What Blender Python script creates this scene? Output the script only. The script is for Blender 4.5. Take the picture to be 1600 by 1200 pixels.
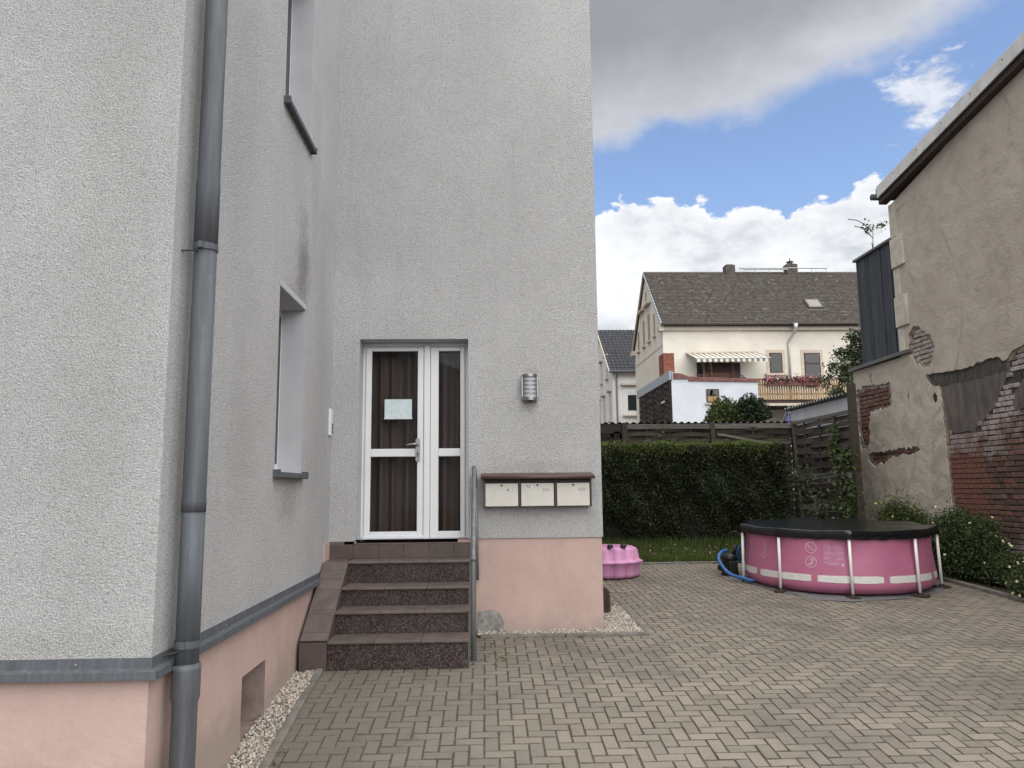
import bpy, bmesh, math, random
import numpy as np
from mathutils import Vector, Matrix
random.seed(7); rng = np.random.default_rng(7)
for o in list(bpy.data.objects): bpy.data.objects.remove(o)
S = bpy.context.scene
COL = S.collection
PI = math.pi
def rad(a): return math.radians(a)

# ------------------------------------------------------------------ camera
cd = bpy.data.cameras.new('camera'); cam = bpy.data.objects.new('camera', cd); COL.objects.link(cam)
cd.sensor_width = 36; cd.lens = 36*1190.13/1600; cd.clip_start = .05; cd.clip_end = 2000
EYE = 1.45; PITCH, YAW, ROLL = .1355, .0354, -.01
_f = Vector((math.sin(YAW)*math.cos(PITCH), math.cos(YAW)*math.cos(PITCH), math.sin(PITCH)))
_r = Vector((math.cos(YAW), -math.sin(YAW), 0)); _u = _r.cross(_f)
_r2 = math.cos(ROLL)*_r + math.sin(ROLL)*_u; _u2 = -math.sin(ROLL)*_r + math.cos(ROLL)*_u
cam.matrix_world = Matrix(((_r2.x, _u2.x, -_f.x, 0), (_r2.y, _u2.y, -_f.y, 0), (_r2.z, _u2.z, -_f.z, EYE), (0, 0, 0, 1)))
S.camera = cam

# ------------------------------------------------------------------ exposure
S.view_settings.view_transform = 'Standard'; S.view_settings.look = 'None'
S.view_settings.exposure = 0.70; S.view_settings.gamma = 1; S.view_settings.use_curve_mapping = False
S.render.resolution_x, S.render.resolution_y = 1024, 768
S.cycles.max_bounces = 6; S.cycles.diffuse_bounces = 3; S.cycles.glossy_bounces = 3; S.cycles.transmission_bounces = 4; S.cycles.transparent_max_bounces = 8

# ------------------------------------------------------------------ node helper
class NT:
    def __init__(s, tree): s.t = tree; s.n = tree.nodes; s.l = tree.links
    def add(s, typ, **kw):
        n = s.n.new(typ)
        for k, v in kw.items():
            if k == 'ins':
                for i, val in v.items():
                    if hasattr(val, 'is_output') or isinstance(val, bpy.types.NodeSocket): s.l.new(val, n.inputs[i])
                    else: n.inputs[i].default_value = val
            else: setattr(n, k, v)
        return n
    def math(s, op, a, b=None, clamp=False):
        n = s.add('ShaderNodeMath', operation=op, use_clamp=clamp); ins = {0: a}
        if b is not None: ins[1] = b
        for i, v in ins.items():
            if isinstance(v, bpy.types.NodeSocket): s.l.new(v, n.inputs[i])
            else: n.inputs[i].default_value = v
        return n.outputs[0]
    def mix(s, f, a, b, mode='MIX'):
        n = s.add('ShaderNodeMix', data_type='RGBA', blend_type=mode)
        for i, v in ((0, f), (6, a), (7, b)):
            if isinstance(v, bpy.types.NodeSocket): s.l.new(v, n.inputs[i])
            else: n.inputs[i].default_value = v if i == 0 else (tuple(v)+(1,))[:4]
        return n.outputs[2]
    def noise(s, vec, scale, detail=3, rough=.55, dist=0):
        n = s.add('ShaderNodeTexNoise', ins={'Scale': scale, 'Detail': detail, 'Roughness': rough, 'Distortion': dist})
        if vec is not None: s.l.new(vec, n.inputs['Vector'])
        return n.outputs[0]
    def mapping(s, vec, scale=(1, 1, 1), loc=(0, 0, 0)):
        n = s.add('ShaderNodeMapping'); n.inputs['Scale'].default_value = scale; n.inputs['Location'].default_value = loc
        s.l.new(vec, n.inputs['Vector']); return n.outputs[0]
    def ramp(s, f, lo, hi, a=0., b=1., interp='SMOOTHSTEP'):
        n = s.add('ShaderNodeMapRange', interpolation_type=interp, clamp=True)
        s.l.new(f, n.inputs[0])
        for i, v in ((1, lo), (2, hi), (3, a), (4, b)): 
            if isinstance(v, bpy.types.NodeSocket): s.l.new(v, n.inputs[i])
            else: n.inputs[i].default_value = v
        return n.outputs[0]

# ------------------------------------------------------------------ sky with clouds
SUN_EL, SUN_AZ = 59, 152         # azimuth clockwise from +Y (straight ahead)
w = bpy.data.worlds.new('World'); S.world = w; w.use_nodes = True
w.node_tree.nodes.clear(); t = NT(w.node_tree)
sky = t.add('ShaderNodeTexSky', sky_type='NISHITA'); sky.sun_disc = False
sky.sun_elevation = rad(SUN_EL); sky.sun_rotation = rad(SUN_AZ); sky.air_density = 1.0; sky.dust_density = .6; sky.ozone_density = 1.6
tc = t.add('ShaderNodeTexCoord').outputs['Generated']
d = t.add('ShaderNodeVectorMath', operation='NORMALIZE', ins={0: tc}).outputs[0]
sx = t.add('ShaderNodeSeparateXYZ', ins={0: d})
X_, Y_, Z_ = sx.outputs
az = t.math('ARCTAN2', X_, Y_)
nA = t.noise(t.mapping(d, (1, 1, 1.5)), 3.1, 6, .56, .15)
nB = t.noise(t.mapping(d, (1, 1, 1.25), (3.1, 1.7, .4)), 8.5, 7, .55, .12)
nC = t.noise(t.mapping(d, (1, 1, 1.9), (7.3, .2, 2.2)), 5.0, 5, .6, .1)
nD = t.noise(t.mapping(d, (1, 1, 2.2), (1.3, 4.2, 6.1)), 26, 4, .6, .2)
# grey deck overhead, its edge runs up to the right
edge = t.math('ADD', t.math('MULTIPLY', t.math('SINE', az), .165), .366)
h1 = t.math('ADD', t.math('SUBTRACT', Z_, edge), t.math('ADD', t.math('MULTIPLY', t.math('SUBTRACT', nA, .5), .16), t.math('MULTIPLY', t.math('SUBTRACT', nB, .5), .07)))
m1 = t.ramp(h1, -.004, .035)
thick = t.ramp(h1, .0, .13)
# white cumulus bank along the horizon
h2 = t.math('SUBTRACT', t.math('ADD', t.math('ADD', t.math('SUBTRACT', .372, t.math('MULTIPLY', t.math('SINE', az), .095)), t.math('MULTIPLY', t.math('SUBTRACT', nB, .5), .26)), t.math('MULTIPLY', t.math('SUBTRACT', nD, .5), .085)), Z_)
m2 = t.ramp(h2, 0., .014)
# loose small cumulus between the two
h3 = t.math('ADD', nC, t.math('MULTIPLY', t.math('SUBTRACT', nD, .5), .25))
blob = t.add('ShaderNodeVectorMath', operation='DISTANCE', ins={0: d, 1: (0.489, 0.762, 0.424)}).outputs['Value']
h3b = t.math('ADD', t.math('SUBTRACT', .047, blob), t.math('MULTIPLY', t.math('SUBTRACT', t.math('ADD', nD, t.math('MULTIPLY', nB, .6)), .8), .17))
m3 = t.math('MAXIMUM', t.ramp(h3, .66, .78), t.ramp(h3b, .0, .045))
g1 = t.mix(thick, (4.6, 4.75, 5.1), (2.15, 2.18, 2.4))
g1 = t.mix(t.ramp(nC, .35, .7), g1, t.mix(.5, g1, (2.7, 2.72, 2.9)))
g2 = t.mix(t.ramp(t.math('ADD', nB, t.math('MULTIPLY', h2, 1.2)), .42, .8), (6.3, 6.4, 6.5), (3.9, 4.15, 4.5))
g2 = t.mix(t.ramp(nD, .35, .65), g2, t.mix(.6, g2, (6.5, 6.55, 6.6)))
g3 = t.mix(t.ramp(nD, .35, .65), (3.6, 3.9, 4.5), (5.6, 5.75, 6.1))
skyc = t.mix(1., sky.outputs[0], (1.30, 1.26, 1.30), 'MULTIPLY')
c = t.mix(t.math('MULTIPLY', m3, .85), skyc, g3)
c = t.mix(t.math('MULTIPLY', m2, .97), c, g2)
c = t.mix(t.math('MULTIPLY', m1, .97), c, g1)
w.cycles.sampling_method = 'MANUAL'; w.cycles.sample_map_resolution = 512
bg = t.add('ShaderNodeBackground', ins={0: c, 1: .10})
t.l.new(bg.outputs[0], t.add('ShaderNodeOutputWorld').inputs[0])

# ------------------------------------------------------------------ sun, veiled by the cloud
sd = bpy.data.lights.new('sun', 'SUN'); sd.energy = 3.2; sd.angle = rad(110); sd.color = (1, .965, .91)
so = bpy.data.objects.new('sun', sd); COL.objects.link(so)
_a, _e = rad(SUN_AZ), rad(SUN_EL)
so.rotation_euler = Vector((math.sin(_a)*math.cos(_e), math.cos(_a)*math.cos(_e), math.sin(_e))).to_track_quat('Z', 'Y').to_euler()

# ------------------------------------------------------------------ materials
MATS = {}
def newmat(name):
    m = bpy.data.materials.new(name); m.use_nodes = True; m.node_tree.nodes.clear()
    t = NT(m.node_tree); p = t.add('ShaderNodeBsdfPrincipled'); o = t.add('ShaderNodeOutputMaterial')
    t.l.new(p.outputs[0], o.inputs[0]); MATS[name] = m
    return m, t, p
def setc(t, sock, v):
    if isinstance(v, bpy.types.NodeSocket): t.l.new(v, sock)
    else: sock.default_value = tuple(v)+(1,) if hasattr(v, '__len__') else v
def pos(t): return t.add('ShaderNodeNewGeometry').outputs['Position']
def bump(t, p, h, strength=.5, dist=.005):
    b = t.add('ShaderNodeBump', ins={'Strength': strength, 'Distance': dist, 'Height': h}); t.l.new(b.outputs[0], p.inputs['Normal'])
def mul(c, k): return tuple(v*k for v in c)
def plain(name, col, rough=.6, metal=0., var=.12, vs=6., bs=0., bd=.003, stretch=(1, 1, 1), spec=.5, island=0., col2=None, obj=0.):
    m, t, p = newmat(name); P = t.mapping(pos(t), stretch)
    n = t.noise(P, vs, 5, .6)
    c = t.mix(t.ramp(n, .3, .7), mul(col, 1-var), col2 if col2 else mul(col, 1+var))
    if island:
        r = t.add('ShaderNodeNewGeometry').outputs['Random Per Island']
        c = t.mix(1., c, t.mix(r, (1-island,)*3, (1+island,)*3), 'MULTIPLY')
    if obj:
        r = t.add('ShaderNodeObjectInfo').outputs['Random']
        c = t.mix(1., c, t.mix(r, (1-obj,)*3, (1+obj,)*3), 'MULTIPLY')
    setc(t, p.inputs['Base Color'], c); p.inputs['Roughness'].default_value = rough; p.inputs['Metallic'].default_value = metal
    p.inputs['Specular IOR Level'].default_value = spec
    if bs: bump(t, p, t.noise(P, bs, 3), .5, bd)
    return m

def stucco(name, col, scale, dist, recess_shade=.16, wall_marks=()):
    m, t, p = newmat(name); P = pos(t)
    g = t.noise(P, scale, 3, .7, .15); g2 = t.noise(P, scale*.42, 2, .6)
    h = t.math('ADD', t.ramp(g, .3, .7), t.math('MULTIPLY', g2, .8))
    big = t.noise(P, .9, 5, .6); run = t.noise(t.mapping(P, (5, 5, .35)), 1.4, 5, .65)
    c = t.mix(t.ramp(big, .3, .72), mul(col, .93), mul(col, 1.05))
    c = t.mix(t.math('MULTIPLY', t.ramp(run, .52, .78), .22), c, mul(col, .66))
    c = t.mix(t.math('MULTIPLY', t.ramp(g, .52, .38), recess_shade*1.6), c, mul(col, .45))  # recesses of the grain darkened in colour, adding to weak bump shading
    sp = t.noise(P, scale*.7, 1, .5)
    c = t.mix(t.math('MULTIPLY', t.ramp(sp, .60, .69), .40), c, mul(col, .42))
    ns_ = t.math('MULTIPLY', t.math('SUBTRACT', t.noise(P, 7, 4, .7), .5), 1.4); nf_ = t.ramp(g, .3, .7, 1, .45)
    for (ctr, inv, amt, tone) in wall_marks:      # dirt and other darker marks, each an ellipsoid broken up by noise
        q = t.add('ShaderNodeVectorMath', operation='MULTIPLY', ins={0: t.add('ShaderNodeVectorMath', operation='SUBTRACT', ins={0: P, 1: ctr}).outputs[0], 1: inv}).outputs[0]
        L = t.add('ShaderNodeVectorMath', operation='LENGTH', ins={0: q}).outputs['Value']
        k = t.ramp(t.math('ADD', L, ns_), 1.05, .1)
        k = t.math('MULTIPLY', k, nf_)
        c = t.mix(t.math('MULTIPLY', k, amt), c, tone)
    setc(t, p.inputs['Base Color'], c); p.inputs['Roughness'].default_value = .93; p.inputs['Specular IOR Level'].default_value = .2
    bump(t, p, h, .9, dist)
    return m
WH = (.69, .692, .694)
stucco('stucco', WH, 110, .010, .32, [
    ((-1.66, 6.84, 3.46), (1, 2.7, 1.5), .85, (.17, .15, .14)), ((-1.66, 6.6, 3.16), (1, 2.2, 7), .35, (.2, .19, .17)),
    ((-1.66, 4.13, 2.6), (1, 15., .22), .35, (.24, .235, .22)), ((-1.66, 6.55, 1.38), (1, 2.0, 2.8), .55, (.3, .25, .22)),  # first entry: darker upright band beside the downpipe
    ((-1.66, 7.7, 3.2), (1, 2.2, .5), .28, (.3, .3, .31)), ((-1.66, 5.3, 1.7), (1, 1.9, 1.5), .28, (.33, .32, .31)),
    ((-1.66, 7.4, 1.5), (1, 2.2, .7), .22, (.34, .33, .35)), ((-2.0, 3.98, 2.7), (3.2, 1, .24), .18, (.3, .29, .27)),
    ((-1.66, 7.25, 4.5), (1, 3.5, .8), .3, (.3, .3, .31)), ((.55, 8.25, 1.66), (1.6, 1, 9), .32, (.30, .27, .25)), ((-1.66, 5.0, 4.2), (1, 2., .6), .22, (.33, .33, .34)),
    ((.48, 8.25, 2.33), (9, 1, 10), .45, (.26, .25, .23)), ((.55, 8.25, 1.2), (1.3, 1, 11), .35, (.25, .24, .22)),  # darker marks below the lamp and along the underside of the mailboxes
    ((.52, 8.25, 2.72), (9, 1, 16), .45, (.33, .24, .15)), ((-.78, 8.25, 5.6), (.5, 1, .5), .16, (.36, .36, .34)), ((-2.6, 3.98, .7), (.5, 1, 7), .3, (.3, .3, .26))])
plain('reveal_smooth', (.45, .455, .48), .9, var=.05, vs=3, bs=120, bd=.001)
def plinth_mat():
    m, t, p = newmat('plinth_paint'); P = pos(t); col = (.51, .375, .335)
    a = t.noise(P, 2.2, 5, .65); b = t.noise(t.mapping(P, (3, 3, .6)), 2.5, 5, .7); sx = t.add('ShaderNodeSeparateXYZ', ins={0: P})
    c = t.mix(t.ramp(a, .3, .75), mul(col, .92), mul(col, 1.05))
    c = t.mix(t.math('MULTIPLY', t.ramp(b, .48, .8), .5), c, (.40, .315, .275))
    low = t.math('ADD', sx.outputs[2], t.math('MULTIPLY', t.math('SUBTRACT', a, .5), .5))
    c = t.mix(t.math('MULTIPLY', t.ramp(low, .2, -.12), .75), c, (.33, .275, .24))
    setc(t, p.inputs['Base Color'], c); p.inputs['Roughness'].default_value = .88; p.inputs['Specular IOR Level'].default_value = .2
    bump(t, p, t.math('ADD', t.noise(P, 14, 4), t.math('MULTIPLY', t.noise(P, 60, 2), .25)), .55, .008)
plinth_mat(); plain('plinth_shaded', (.30, .225, .20), .92, var=.25, vs=6, bs=30, bd=.006)  # second plinth tone: shade of the cellar recess put into the colour
def zinc(name, col=(.13, .145, .165), rough=.5, metal=.35):
    m, t, p = newmat(name); P = pos(t)
    n = t.noise(t.mapping(P, (12, 12, .8)), 2.2, 6, .7); n2 = t.noise(P, 18, 4, .7)
    c = t.mix(t.ramp(n, .35, .72), mul(col, .82), mul(col, 1.3)); c = t.mix(t.math('MULTIPLY', t.ramp(n2, .62, .75), .35), c, mul(col, 1.9))
    setc(t, p.inputs['Base Color'], c); p.inputs['Roughness'].default_value = rough; p.inputs['Metallic'].default_value = metal
    bump(t, p, n2, .2, .001)
zinc('zinc', (.088, .098, .110), .72, .1); zinc('standpipe', (.10, .108, .118), .62, .15); zinc('galvanised', (.18, .187, .195), .55, .4); zinc('steel', (.30, .295, .29), .36, .9)
def paver_mat(name, attr):
    m, t, p = newmat(name); P = pos(t)
    r = t.add('ShaderNodeNewGeometry').outputs['Random Per Island'] if attr else t.add('ShaderNodeObjectInfo').outputs['Random']
    r2 = t.math('FRACT', t.math('MULTIPLY', r, 7.31))
    c = t.mix(r, (.205, .184, .152), (.272, .244, .203)); c = t.mix(t.math('MULTIPLY', t.ramp(r2, .7, 1), .25), c, (.19, .18, .165))
    c = t.mix(t.math('MULTIPLY', t.ramp(t.math('FRACT', t.math('MULTIPLY', r, 13.7)), .8, 1), .45), c, (.30, .245, .21))
    big = t.noise(P, .75, 5, .65); fine = t.noise(P, 130, 2, .6); mid = t.noise(P, 9, 4, .7)
    c = t.mix(t.math('MULTIPLY', t.ramp(big, .46, .66), .75), c, (.145, .131, .117)); c = t.mix(t.math('MULTIPLY', t.ramp(mid, .5, .75), .4), c, (.15, .14, .125))
    gx = t.add('ShaderNodeSeparateXYZ', ins={0: P}); moss_shade = t.ramp(t.math('ADD', gx.outputs[0], t.math('MULTIPLY', t.math('SUBTRACT', big, .5), 2)), 1.0, -1.1)
    c = t.mix(t.math('MULTIPLY', moss_shade, .7), c, (.138, .129, .110))  # towards the wing: mossy tone plus the wing's shade put into the colour
    c = t.mix(1., c, t.mix(fine, (.72,)*3, (1.28,)*3), 'MULTIPLY')
    st2 = t.noise(P, 2.4, 6, .75, .8); c = t.mix(t.math('MULTIPLY', t.ramp(st2, .56, .72), .45), c, (.12, .108, .095))
    setc(t, p.inputs['Base Color'], c); p.inputs['Roughness'].default_value = .9; p.inputs['Specular IOR Level'].default_value = .25
    bump(t, p, t.math('ADD', fine, t.math('MULTIPLY', mid, .6)), .5, .003)
paver_mat('paver', False); paver_mat('paver_far', True)
plain('joint_sand', (.075, .063, .050), .95, vs=30, var=.35); plain('joint_dirt', (.105, .092, .074), .95, vs=14, var=.4)
plain('concrete_kerb', (.165, .155, .138), .92, vs=9, var=.25, bs=90, bd=.003)
plain('cement_patch', (.26, .25, .235), .92, vs=14, var=.35, bs=50, bd=.006); plain('soil', (.055, .043, .032), .95, vs=9, var=.4, bs=25, bd=.03)
plain('turf_soil', (.05, .062, .022), .95, vs=5, var=.4, bs=30, bd=.03)
plain('pebble', (.41, .37, .32), .8, vs=40, var=.25, island=.5)
def granite():
    m, t, p = newmat('granite'); P = pos(t)
    v = t.add('ShaderNodeTexVoronoi', feature='F1', ins={'Vector': P, 'Scale': 115.}); cr = t.add('ShaderNodeSeparateColor', ins={0: v.outputs['Color']})
    c = t.mix(t.ramp(cr.outputs[0], .25, .75), (.013, .010, .010), (.088, .054, .050)); c = t.mix(t.ramp(cr.outputs[1], .8, .95), c, (.12, .092, .085)); c = t.mix(t.ramp(cr.outputs[2], .65, .8), c, (.016, .015, .016))
    c = t.mix(t.math('MULTIPLY', t.ramp(t.noise(P, 5, 4), .4, .75), .3), c, (.07, .068, .062))
    setc(t, p.inputs['Base Color'], c); p.inputs['Roughness'].default_value = .6; p.inputs['Specular IOR Level'].default_value = .3
granite()
plain('clinker_tile', (.085, .062, .056), .5, vs=6, var=.14, bs=60, bd=.001, obj=.1)
plain('tile_tread', (.118, .092, .083), .6, vs=7, var=.2, bs=80, bd=.001, obj=.06)
plain('grout', (.10, .085, .075), .9)
plain('pvc_white', (.73, .74, .755), .32, var=.03, vs=3)
plain('pvc_shadow_gap', (.02, .02, .02), .6)
plain('paper', (.58, .68, .69), .7, var=.10, vs=20)
plain('tape', (.62, .66, .66), .35)
plain('curtain', (.29, .22, .19), .9, var=.2, vs=4, stretch=(8, 8, .3))
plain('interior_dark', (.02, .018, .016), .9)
plain('mail_cream', (.60, .585, .535), .45, var=.05, vs=8)
plain('mail_brown', (.075, .042, .036), .4, var=.25, vs=12, stretch=(.3, 1, 3))
plain('mail_dark', (.03, .022, .019), .6)
plain('ink', (.02, .02, .022), .5)
plain('aluminium', (.33, .33, .32), .42, metal=.75, var=.08)
plain('lamp_frost', (.42, .45, .49), .45, var=.06)
plain('black_plastic', (.014, .015, .014), .42)
plain('pool_pink', (.48, .158, .268), .42, var=.07, vs=2.0, bs=3, bd=.02)
plain('pool_print', (.62, .42, .52), .5, var=.05)
plain('pool_panel', (.48, .185, .31), .5, var=.04)
plain('pool_tape', (.68, .67, .645), .35, var=.08, vs=14, bs=22, bd=.006, stretch=(1, 1, 3))
plain('white_tube', (.87, .86, .85), .35, var=.05)
plain('mat_grey', (.17, .172, .18), .75, var=.18, vs=8)
plain('hose_blue', (.030, .135, .36), .4, var=.15)
plain('sand_pink', (.62, .29, .50), .4, var=.06, vs=5)
plain('rust_brown', (.045, .026, .019), .75, var=.3, vs=12)
def cover_mat():
    m, t, p = newmat('cover_film'); P = pos(t)
    p.inputs['Base Color'].default_value = (.006, .0065, .008, 1); p.inputs['Roughness'].default_value = .2; p.inputs['Specular IOR Level'].default_value = .6
    bump(t, p, t.noise(P, 9, 4, .6, .4), .25, .012)
cover_mat()
# old neighbour wall
def plaster_old():
    m, t, p = newmat('old_plaster'); P = pos(t); sx = t.add('ShaderNodeSeparateXYZ', ins={0: P})
    a = t.noise(P, .8, 6, .6); b = t.noise(P, 3.2, 6, .7, .6); r = t.noise(t.mapping(P, (4, 4, .5)), 1.5, 5, .7)
    c = t.mix(t.ramp(a, .3, .7), (.45, .395, .335), (.53, .475, .41)); c = t.mix(t.math('MULTIPLY', t.ramp(b, .5, .75), .4), c, (.60, .545, .475))
    c = t.mix(t.math('MULTIPLY', t.ramp(b, .48, .3), .35), c, (.29, .25, .20)); c = t.mix(t.math('MULTIPLY', t.ramp(r, .55, .8), .3), c, (.28, .235, .19))
    pale = t.math('ADD', sx.outputs[2], t.math('MULTIPLY', t.math('SUBTRACT', b, .5), 1.6))
    c = t.mix(t.math('MULTIPLY', t.ramp(pale, 3.5, 2.9), .7), c, t.mix(t.ramp(t.noise(P, 2.1, 6, .7, 1.2), .36, .62), (.40, .35, .285), (.60, .555, .48)))
    w_ = t.add('ShaderNodeTexWave', wave_type='RINGS', ins={'Vector': t.mapping(P, (1, .9, .7), (0, -12.0, -3.2)), 'Scale': .32, 'Distortion': 5.5, 'Detail': 3., 'Detail Scale': .9})
    k = t.math('MULTIPLY', t.ramp(w_.outputs[1], .985, .999), t.ramp(a, .5, .6)); c = t.mix(t.math('MULTIPLY', k, .3), c, (.16, .14, .12))
    setc(t, p.inputs['Base Color'], c); p.inputs['Roughness'].default_value = .95; p.inputs['Specular IOR Level'].default_value = .15
    bump(t, p, t.math('ADD', t.math('ADD', b, t.math('MULTIPLY', t.noise(P, 30, 3), .4)), t.math('MULTIPLY', t.noise(P, 1.6, 3), 1.5)), .75, .03)
plaster_old()
plain('base_coat', (.27, .235, .195), .95, var=.35, vs=12, bs=40, bd=.015); plain('grey_render', (.128, .110, .098), .92, var=.28, vs=3, bs=14, bd=.012, stretch=(1, 3, .7))
plain('grey_render_dark', (.075, .070, .062), .95, var=.45, vs=9, bs=20, bd=.02, stretch=(1, 3, .5))
def brick_mat():
    m, t, p = newmat('old_brick'); P = pos(t); r = t.add('ShaderNodeObjectInfo').outputs['Random']; sx = t.add('ShaderNodeSeparateXYZ', ins={0: P})
    c = t.mix(r, (.095, .058, .050), (.185, .10, .078)); c = t.mix(t.ramp(t.math('FRACT', t.math('MULTIPLY', r, 9.7)), .78, .95), c, (.215, .085, .062)); c = t.mix(t.ramp(t.math('FRACT', t.math('MULTIPLY', r, 5.3)), .8, .95), c, (.085, .052, .045))
    n = t.noise(P, 5, 6, .75); n2 = t.noise(P, 1.4, 4, .6)
    hi = t.math('ADD', sx.outputs[2], t.math('MULTIPLY', t.math('SUBTRACT', n2, .5), 2.2))
    lime = t.math('MAXIMUM', t.ramp(hi, 2.05, 2.45), t.ramp(hi, .75, .25))
    c = t.mix(t.math('MULTIPLY', lime, t.ramp(n, .36, .56, .15, .92)), c, (.45, .41, .395)); c = t.mix(t.math('MULTIPLY', t.ramp(n, .58, .8), .4), c, (.30, .25, .225)); c = t.mix(t.math('MULTIPLY', t.ramp(n2, .5, .7), .35), c, (.09, .065, .055))
    setc(t, p.inputs['Base Color'], c); p.inputs['Roughness'].default_value = .93; bump(t, p, t.noise(P, 35, 4, .7), .7, .008)
brick_mat()
plain('brick_limewashed', (.50, .46, .44), .93, var=.22, vs=9, bs=30, bd=.01, obj=.15, col2=(.34, .26, .235))
plain('brick_red', (.165, .088, .070), .93, var=.3, vs=8, bs=30, bd=.01, obj=.25)
plain('mortar', (.085, .070, .060), .95, var=.4, vs=14, bs=30, bd=.01)  # kept dark so the shadow in the recessed joints is in the colour
plain('quoin_cream', (.56, .52, .44), .85, var=.14, vs=6, bs=15, bd=.006)
plain('slate_boards', (.036, .043, .056), .7, var=.35, vs=5, bs=30, bd=.003, stretch=(6, 6, .4), obj=.22)
plain('coping_lead', (.12, .118, .115), .6, var=.2)
plain('verge_pale', (.66, .66, .65), .5, var=.12, vs=5)
plain('soffit_dark', (.05, .034, .028), .8, var=.3, vs=4, stretch=(1, 8, 1))
# vegetation
def leafm(name, c1, c2, rough=.5, trans=.18):
    m, t, p = newmat(name); r = t.add('ShaderNodeNewGeometry').outputs['Random Per Island']; P = pos(t)
    c = t.mix(r, c1, c2); c = t.mix(1., c, t.mix(t.ramp(t.noise(P, 2.3, 3), .3, .7), (.75,)*3, (1.2,)*3), 'MULTIPLY')
    setc(t, p.inputs['Base Color'], c); p.inputs['Roughness'].default_value = rough; p.inputs['Specular IOR Level'].default_value = .35
    tr = t.add('ShaderNodeBsdfTranslucent'); t.l.new(c, tr.inputs[0]); mx = t.add('ShaderNodeMixShader', ins={0: trans}); t.l.new(p.outputs[0], mx.inputs[1]); t.l.new(tr.outputs[0], mx.inputs[2])
    t.l.new(mx.outputs[0], t.n['Material Output'].inputs[0])
leafm('leaf_hedge', (.015, .024, .009), (.034, .048, .017)); leafm('leaf_hedge_new', (.085, .125, .03), (.175, .215, .06), trans=.3)
leafm('leaf_shrub', (.036, .060, .022), (.088, .118, .042)); leafm('leaf_apple', (.032, .050, .024), (.085, .105, .05)); leafm('leaf_vine', (.04, .065, .018), (.085, .12, .035))
leafm('leaf_conifer', (.012, .026, .012), (.034, .055, .018)); leafm('leaf_conifer_gold', (.04, .062, .014), (.10, .125, .03)); leafm('grass', (.055, .088, .02), (.12, .16, .04))
plain('petal_cream', (.62, .60, .36), .6, island=.25); plain('petal_yellow', (.66, .55, .10), .6); plain('petal_pink', (.50, .08, .17), .6, island=.4); plain('petal_pale', (.66, .45, .50), .6)
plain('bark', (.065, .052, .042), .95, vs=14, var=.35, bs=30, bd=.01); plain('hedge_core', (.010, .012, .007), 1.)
plain('weathered_wood', (.055, .043, .035), .9, var=.35, vs=6, bs=30, bd=.004, stretch=(.6, .6, 6), obj=.38); plain('weathered_grey', (.135, .122, .108), .9, var=.3, vs=6, bs=30, bd=.004, stretch=(.6, .6, 6), obj=.2)
plain('woven_dark', (.030, .021, .017), .9, var=.4, vs=9, obj=.45)
# houses
plain('house_cream', (.70, .66, .575), .9, var=.07, vs=.8); plain('house_white', (.72, .71, .69), .9, var=.05, vs=.8); plain('blind_beige', (.30, .26, .215), .9); plain('house_trim', (.53, .47, .39), .85, var=.08); plain('shed_white', (.62, .655, .71), .9, var=.06, vs=1.5)
plain('window_surround', (.56, .47, .39), .85); plain('blue_grey_band', (.30, .345, .39), .6, var=.12); plain('red_coping', (.17, .075, .065), .8, var=.3)
def tilem(name, a, b, patch, lichen=.5):
    m, t, p = newmat(name); r = t.add('ShaderNodeNewGeometry').outputs['Random Per Island']; P = pos(t)
    c = t.mix(r, a, b); c = t.mix(t.math('MULTIPLY', t.ramp(t.noise(P, .55, 4, .6), .48, .68), .6), c, patch); c = t.mix(t.math('MULTIPLY', t.ramp(t.math('FRACT', t.math('MULTIPLY', r, 17.3)), .955, 1.), lichen), c, (.27, .25, .22))
    setc(t, p.inputs['Base Color'], c); p.inputs['Roughness'].default_value = .88
tilem('tile_brown', (.066, .058, .051), (.118, .104, .090), (.108, .076, .068)); tilem('tile_dark', (.040, .043, .050), (.075, .078, .088), (.055, .058, .066), 0.)
plain('chimney_dark', (.085, .075, .068), .9, var=.3, vs=6); plain('chimney_brick', (.26, .085, .055), .9, var=.25, vs=7); plain('frame_dark', (.035, .022, .018), .5); plain('metal_light', (.48, .49, .50), .45, metal=.5)
plain('timber_brown', (.115, .052, .036), .75, var=.25, vs=8, obj=.2); plain('timber_gold', (.30, .19, .085), .7, var=.25, vs=8, obj=.25); plain('corrugated_white', (.50, .515, .53), .7, var=.1, vs=3, stretch=(1, 1, .3)); plain('corrugated_grey', (.15, .15, .145), .85, var=.25, vs=6)
plain('umbrella_blue', (.12, .12, .26), .8, var=.15); plain('curtain_white', (.6, .6, .6), .9, var=.15, vs=6); plain('foil', (.62, .63, .64), .45, var=.15)
def awn():
    m, t, p = newmat('awning_stripe'); P = pos(t); sx = t.add('ShaderNodeSeparateXYZ', ins={0: P})
    k = t.math('GREATER_THAN', t.math('FRACT', t.math('MULTIPLY', sx.outputs[0], 3.25)), .55)
    setc(t, p.inputs['Base Color'], t.mix(k, (.62, .58, .49), (.15, .145, .14))); p.inputs['Roughness'].default_value = .85
awn()
def glassm(name, tint, refl=.12, ior=1.5):
    m, t, p = newmat(name)
    g = t.add('ShaderNodeBsdfGlossy', ins={'Roughness': .02}); tr = t.add('ShaderNodeBsdfTransparent', ins={0: tint+(1,)})
    fr = t.add('ShaderNodeFresnel', ins={0: ior}); mx = t.add('ShaderNodeMixShader'); t.l.new(t.math('ADD', fr.outputs[0], refl, True), mx.inputs[0]); t.l.new(tr.outputs[0], mx.inputs[1]); t.l.new(g.outputs[0], mx.inputs[2])
    t.l.new(mx.outputs[0], t.n['Material Output'].inputs[0])
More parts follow.
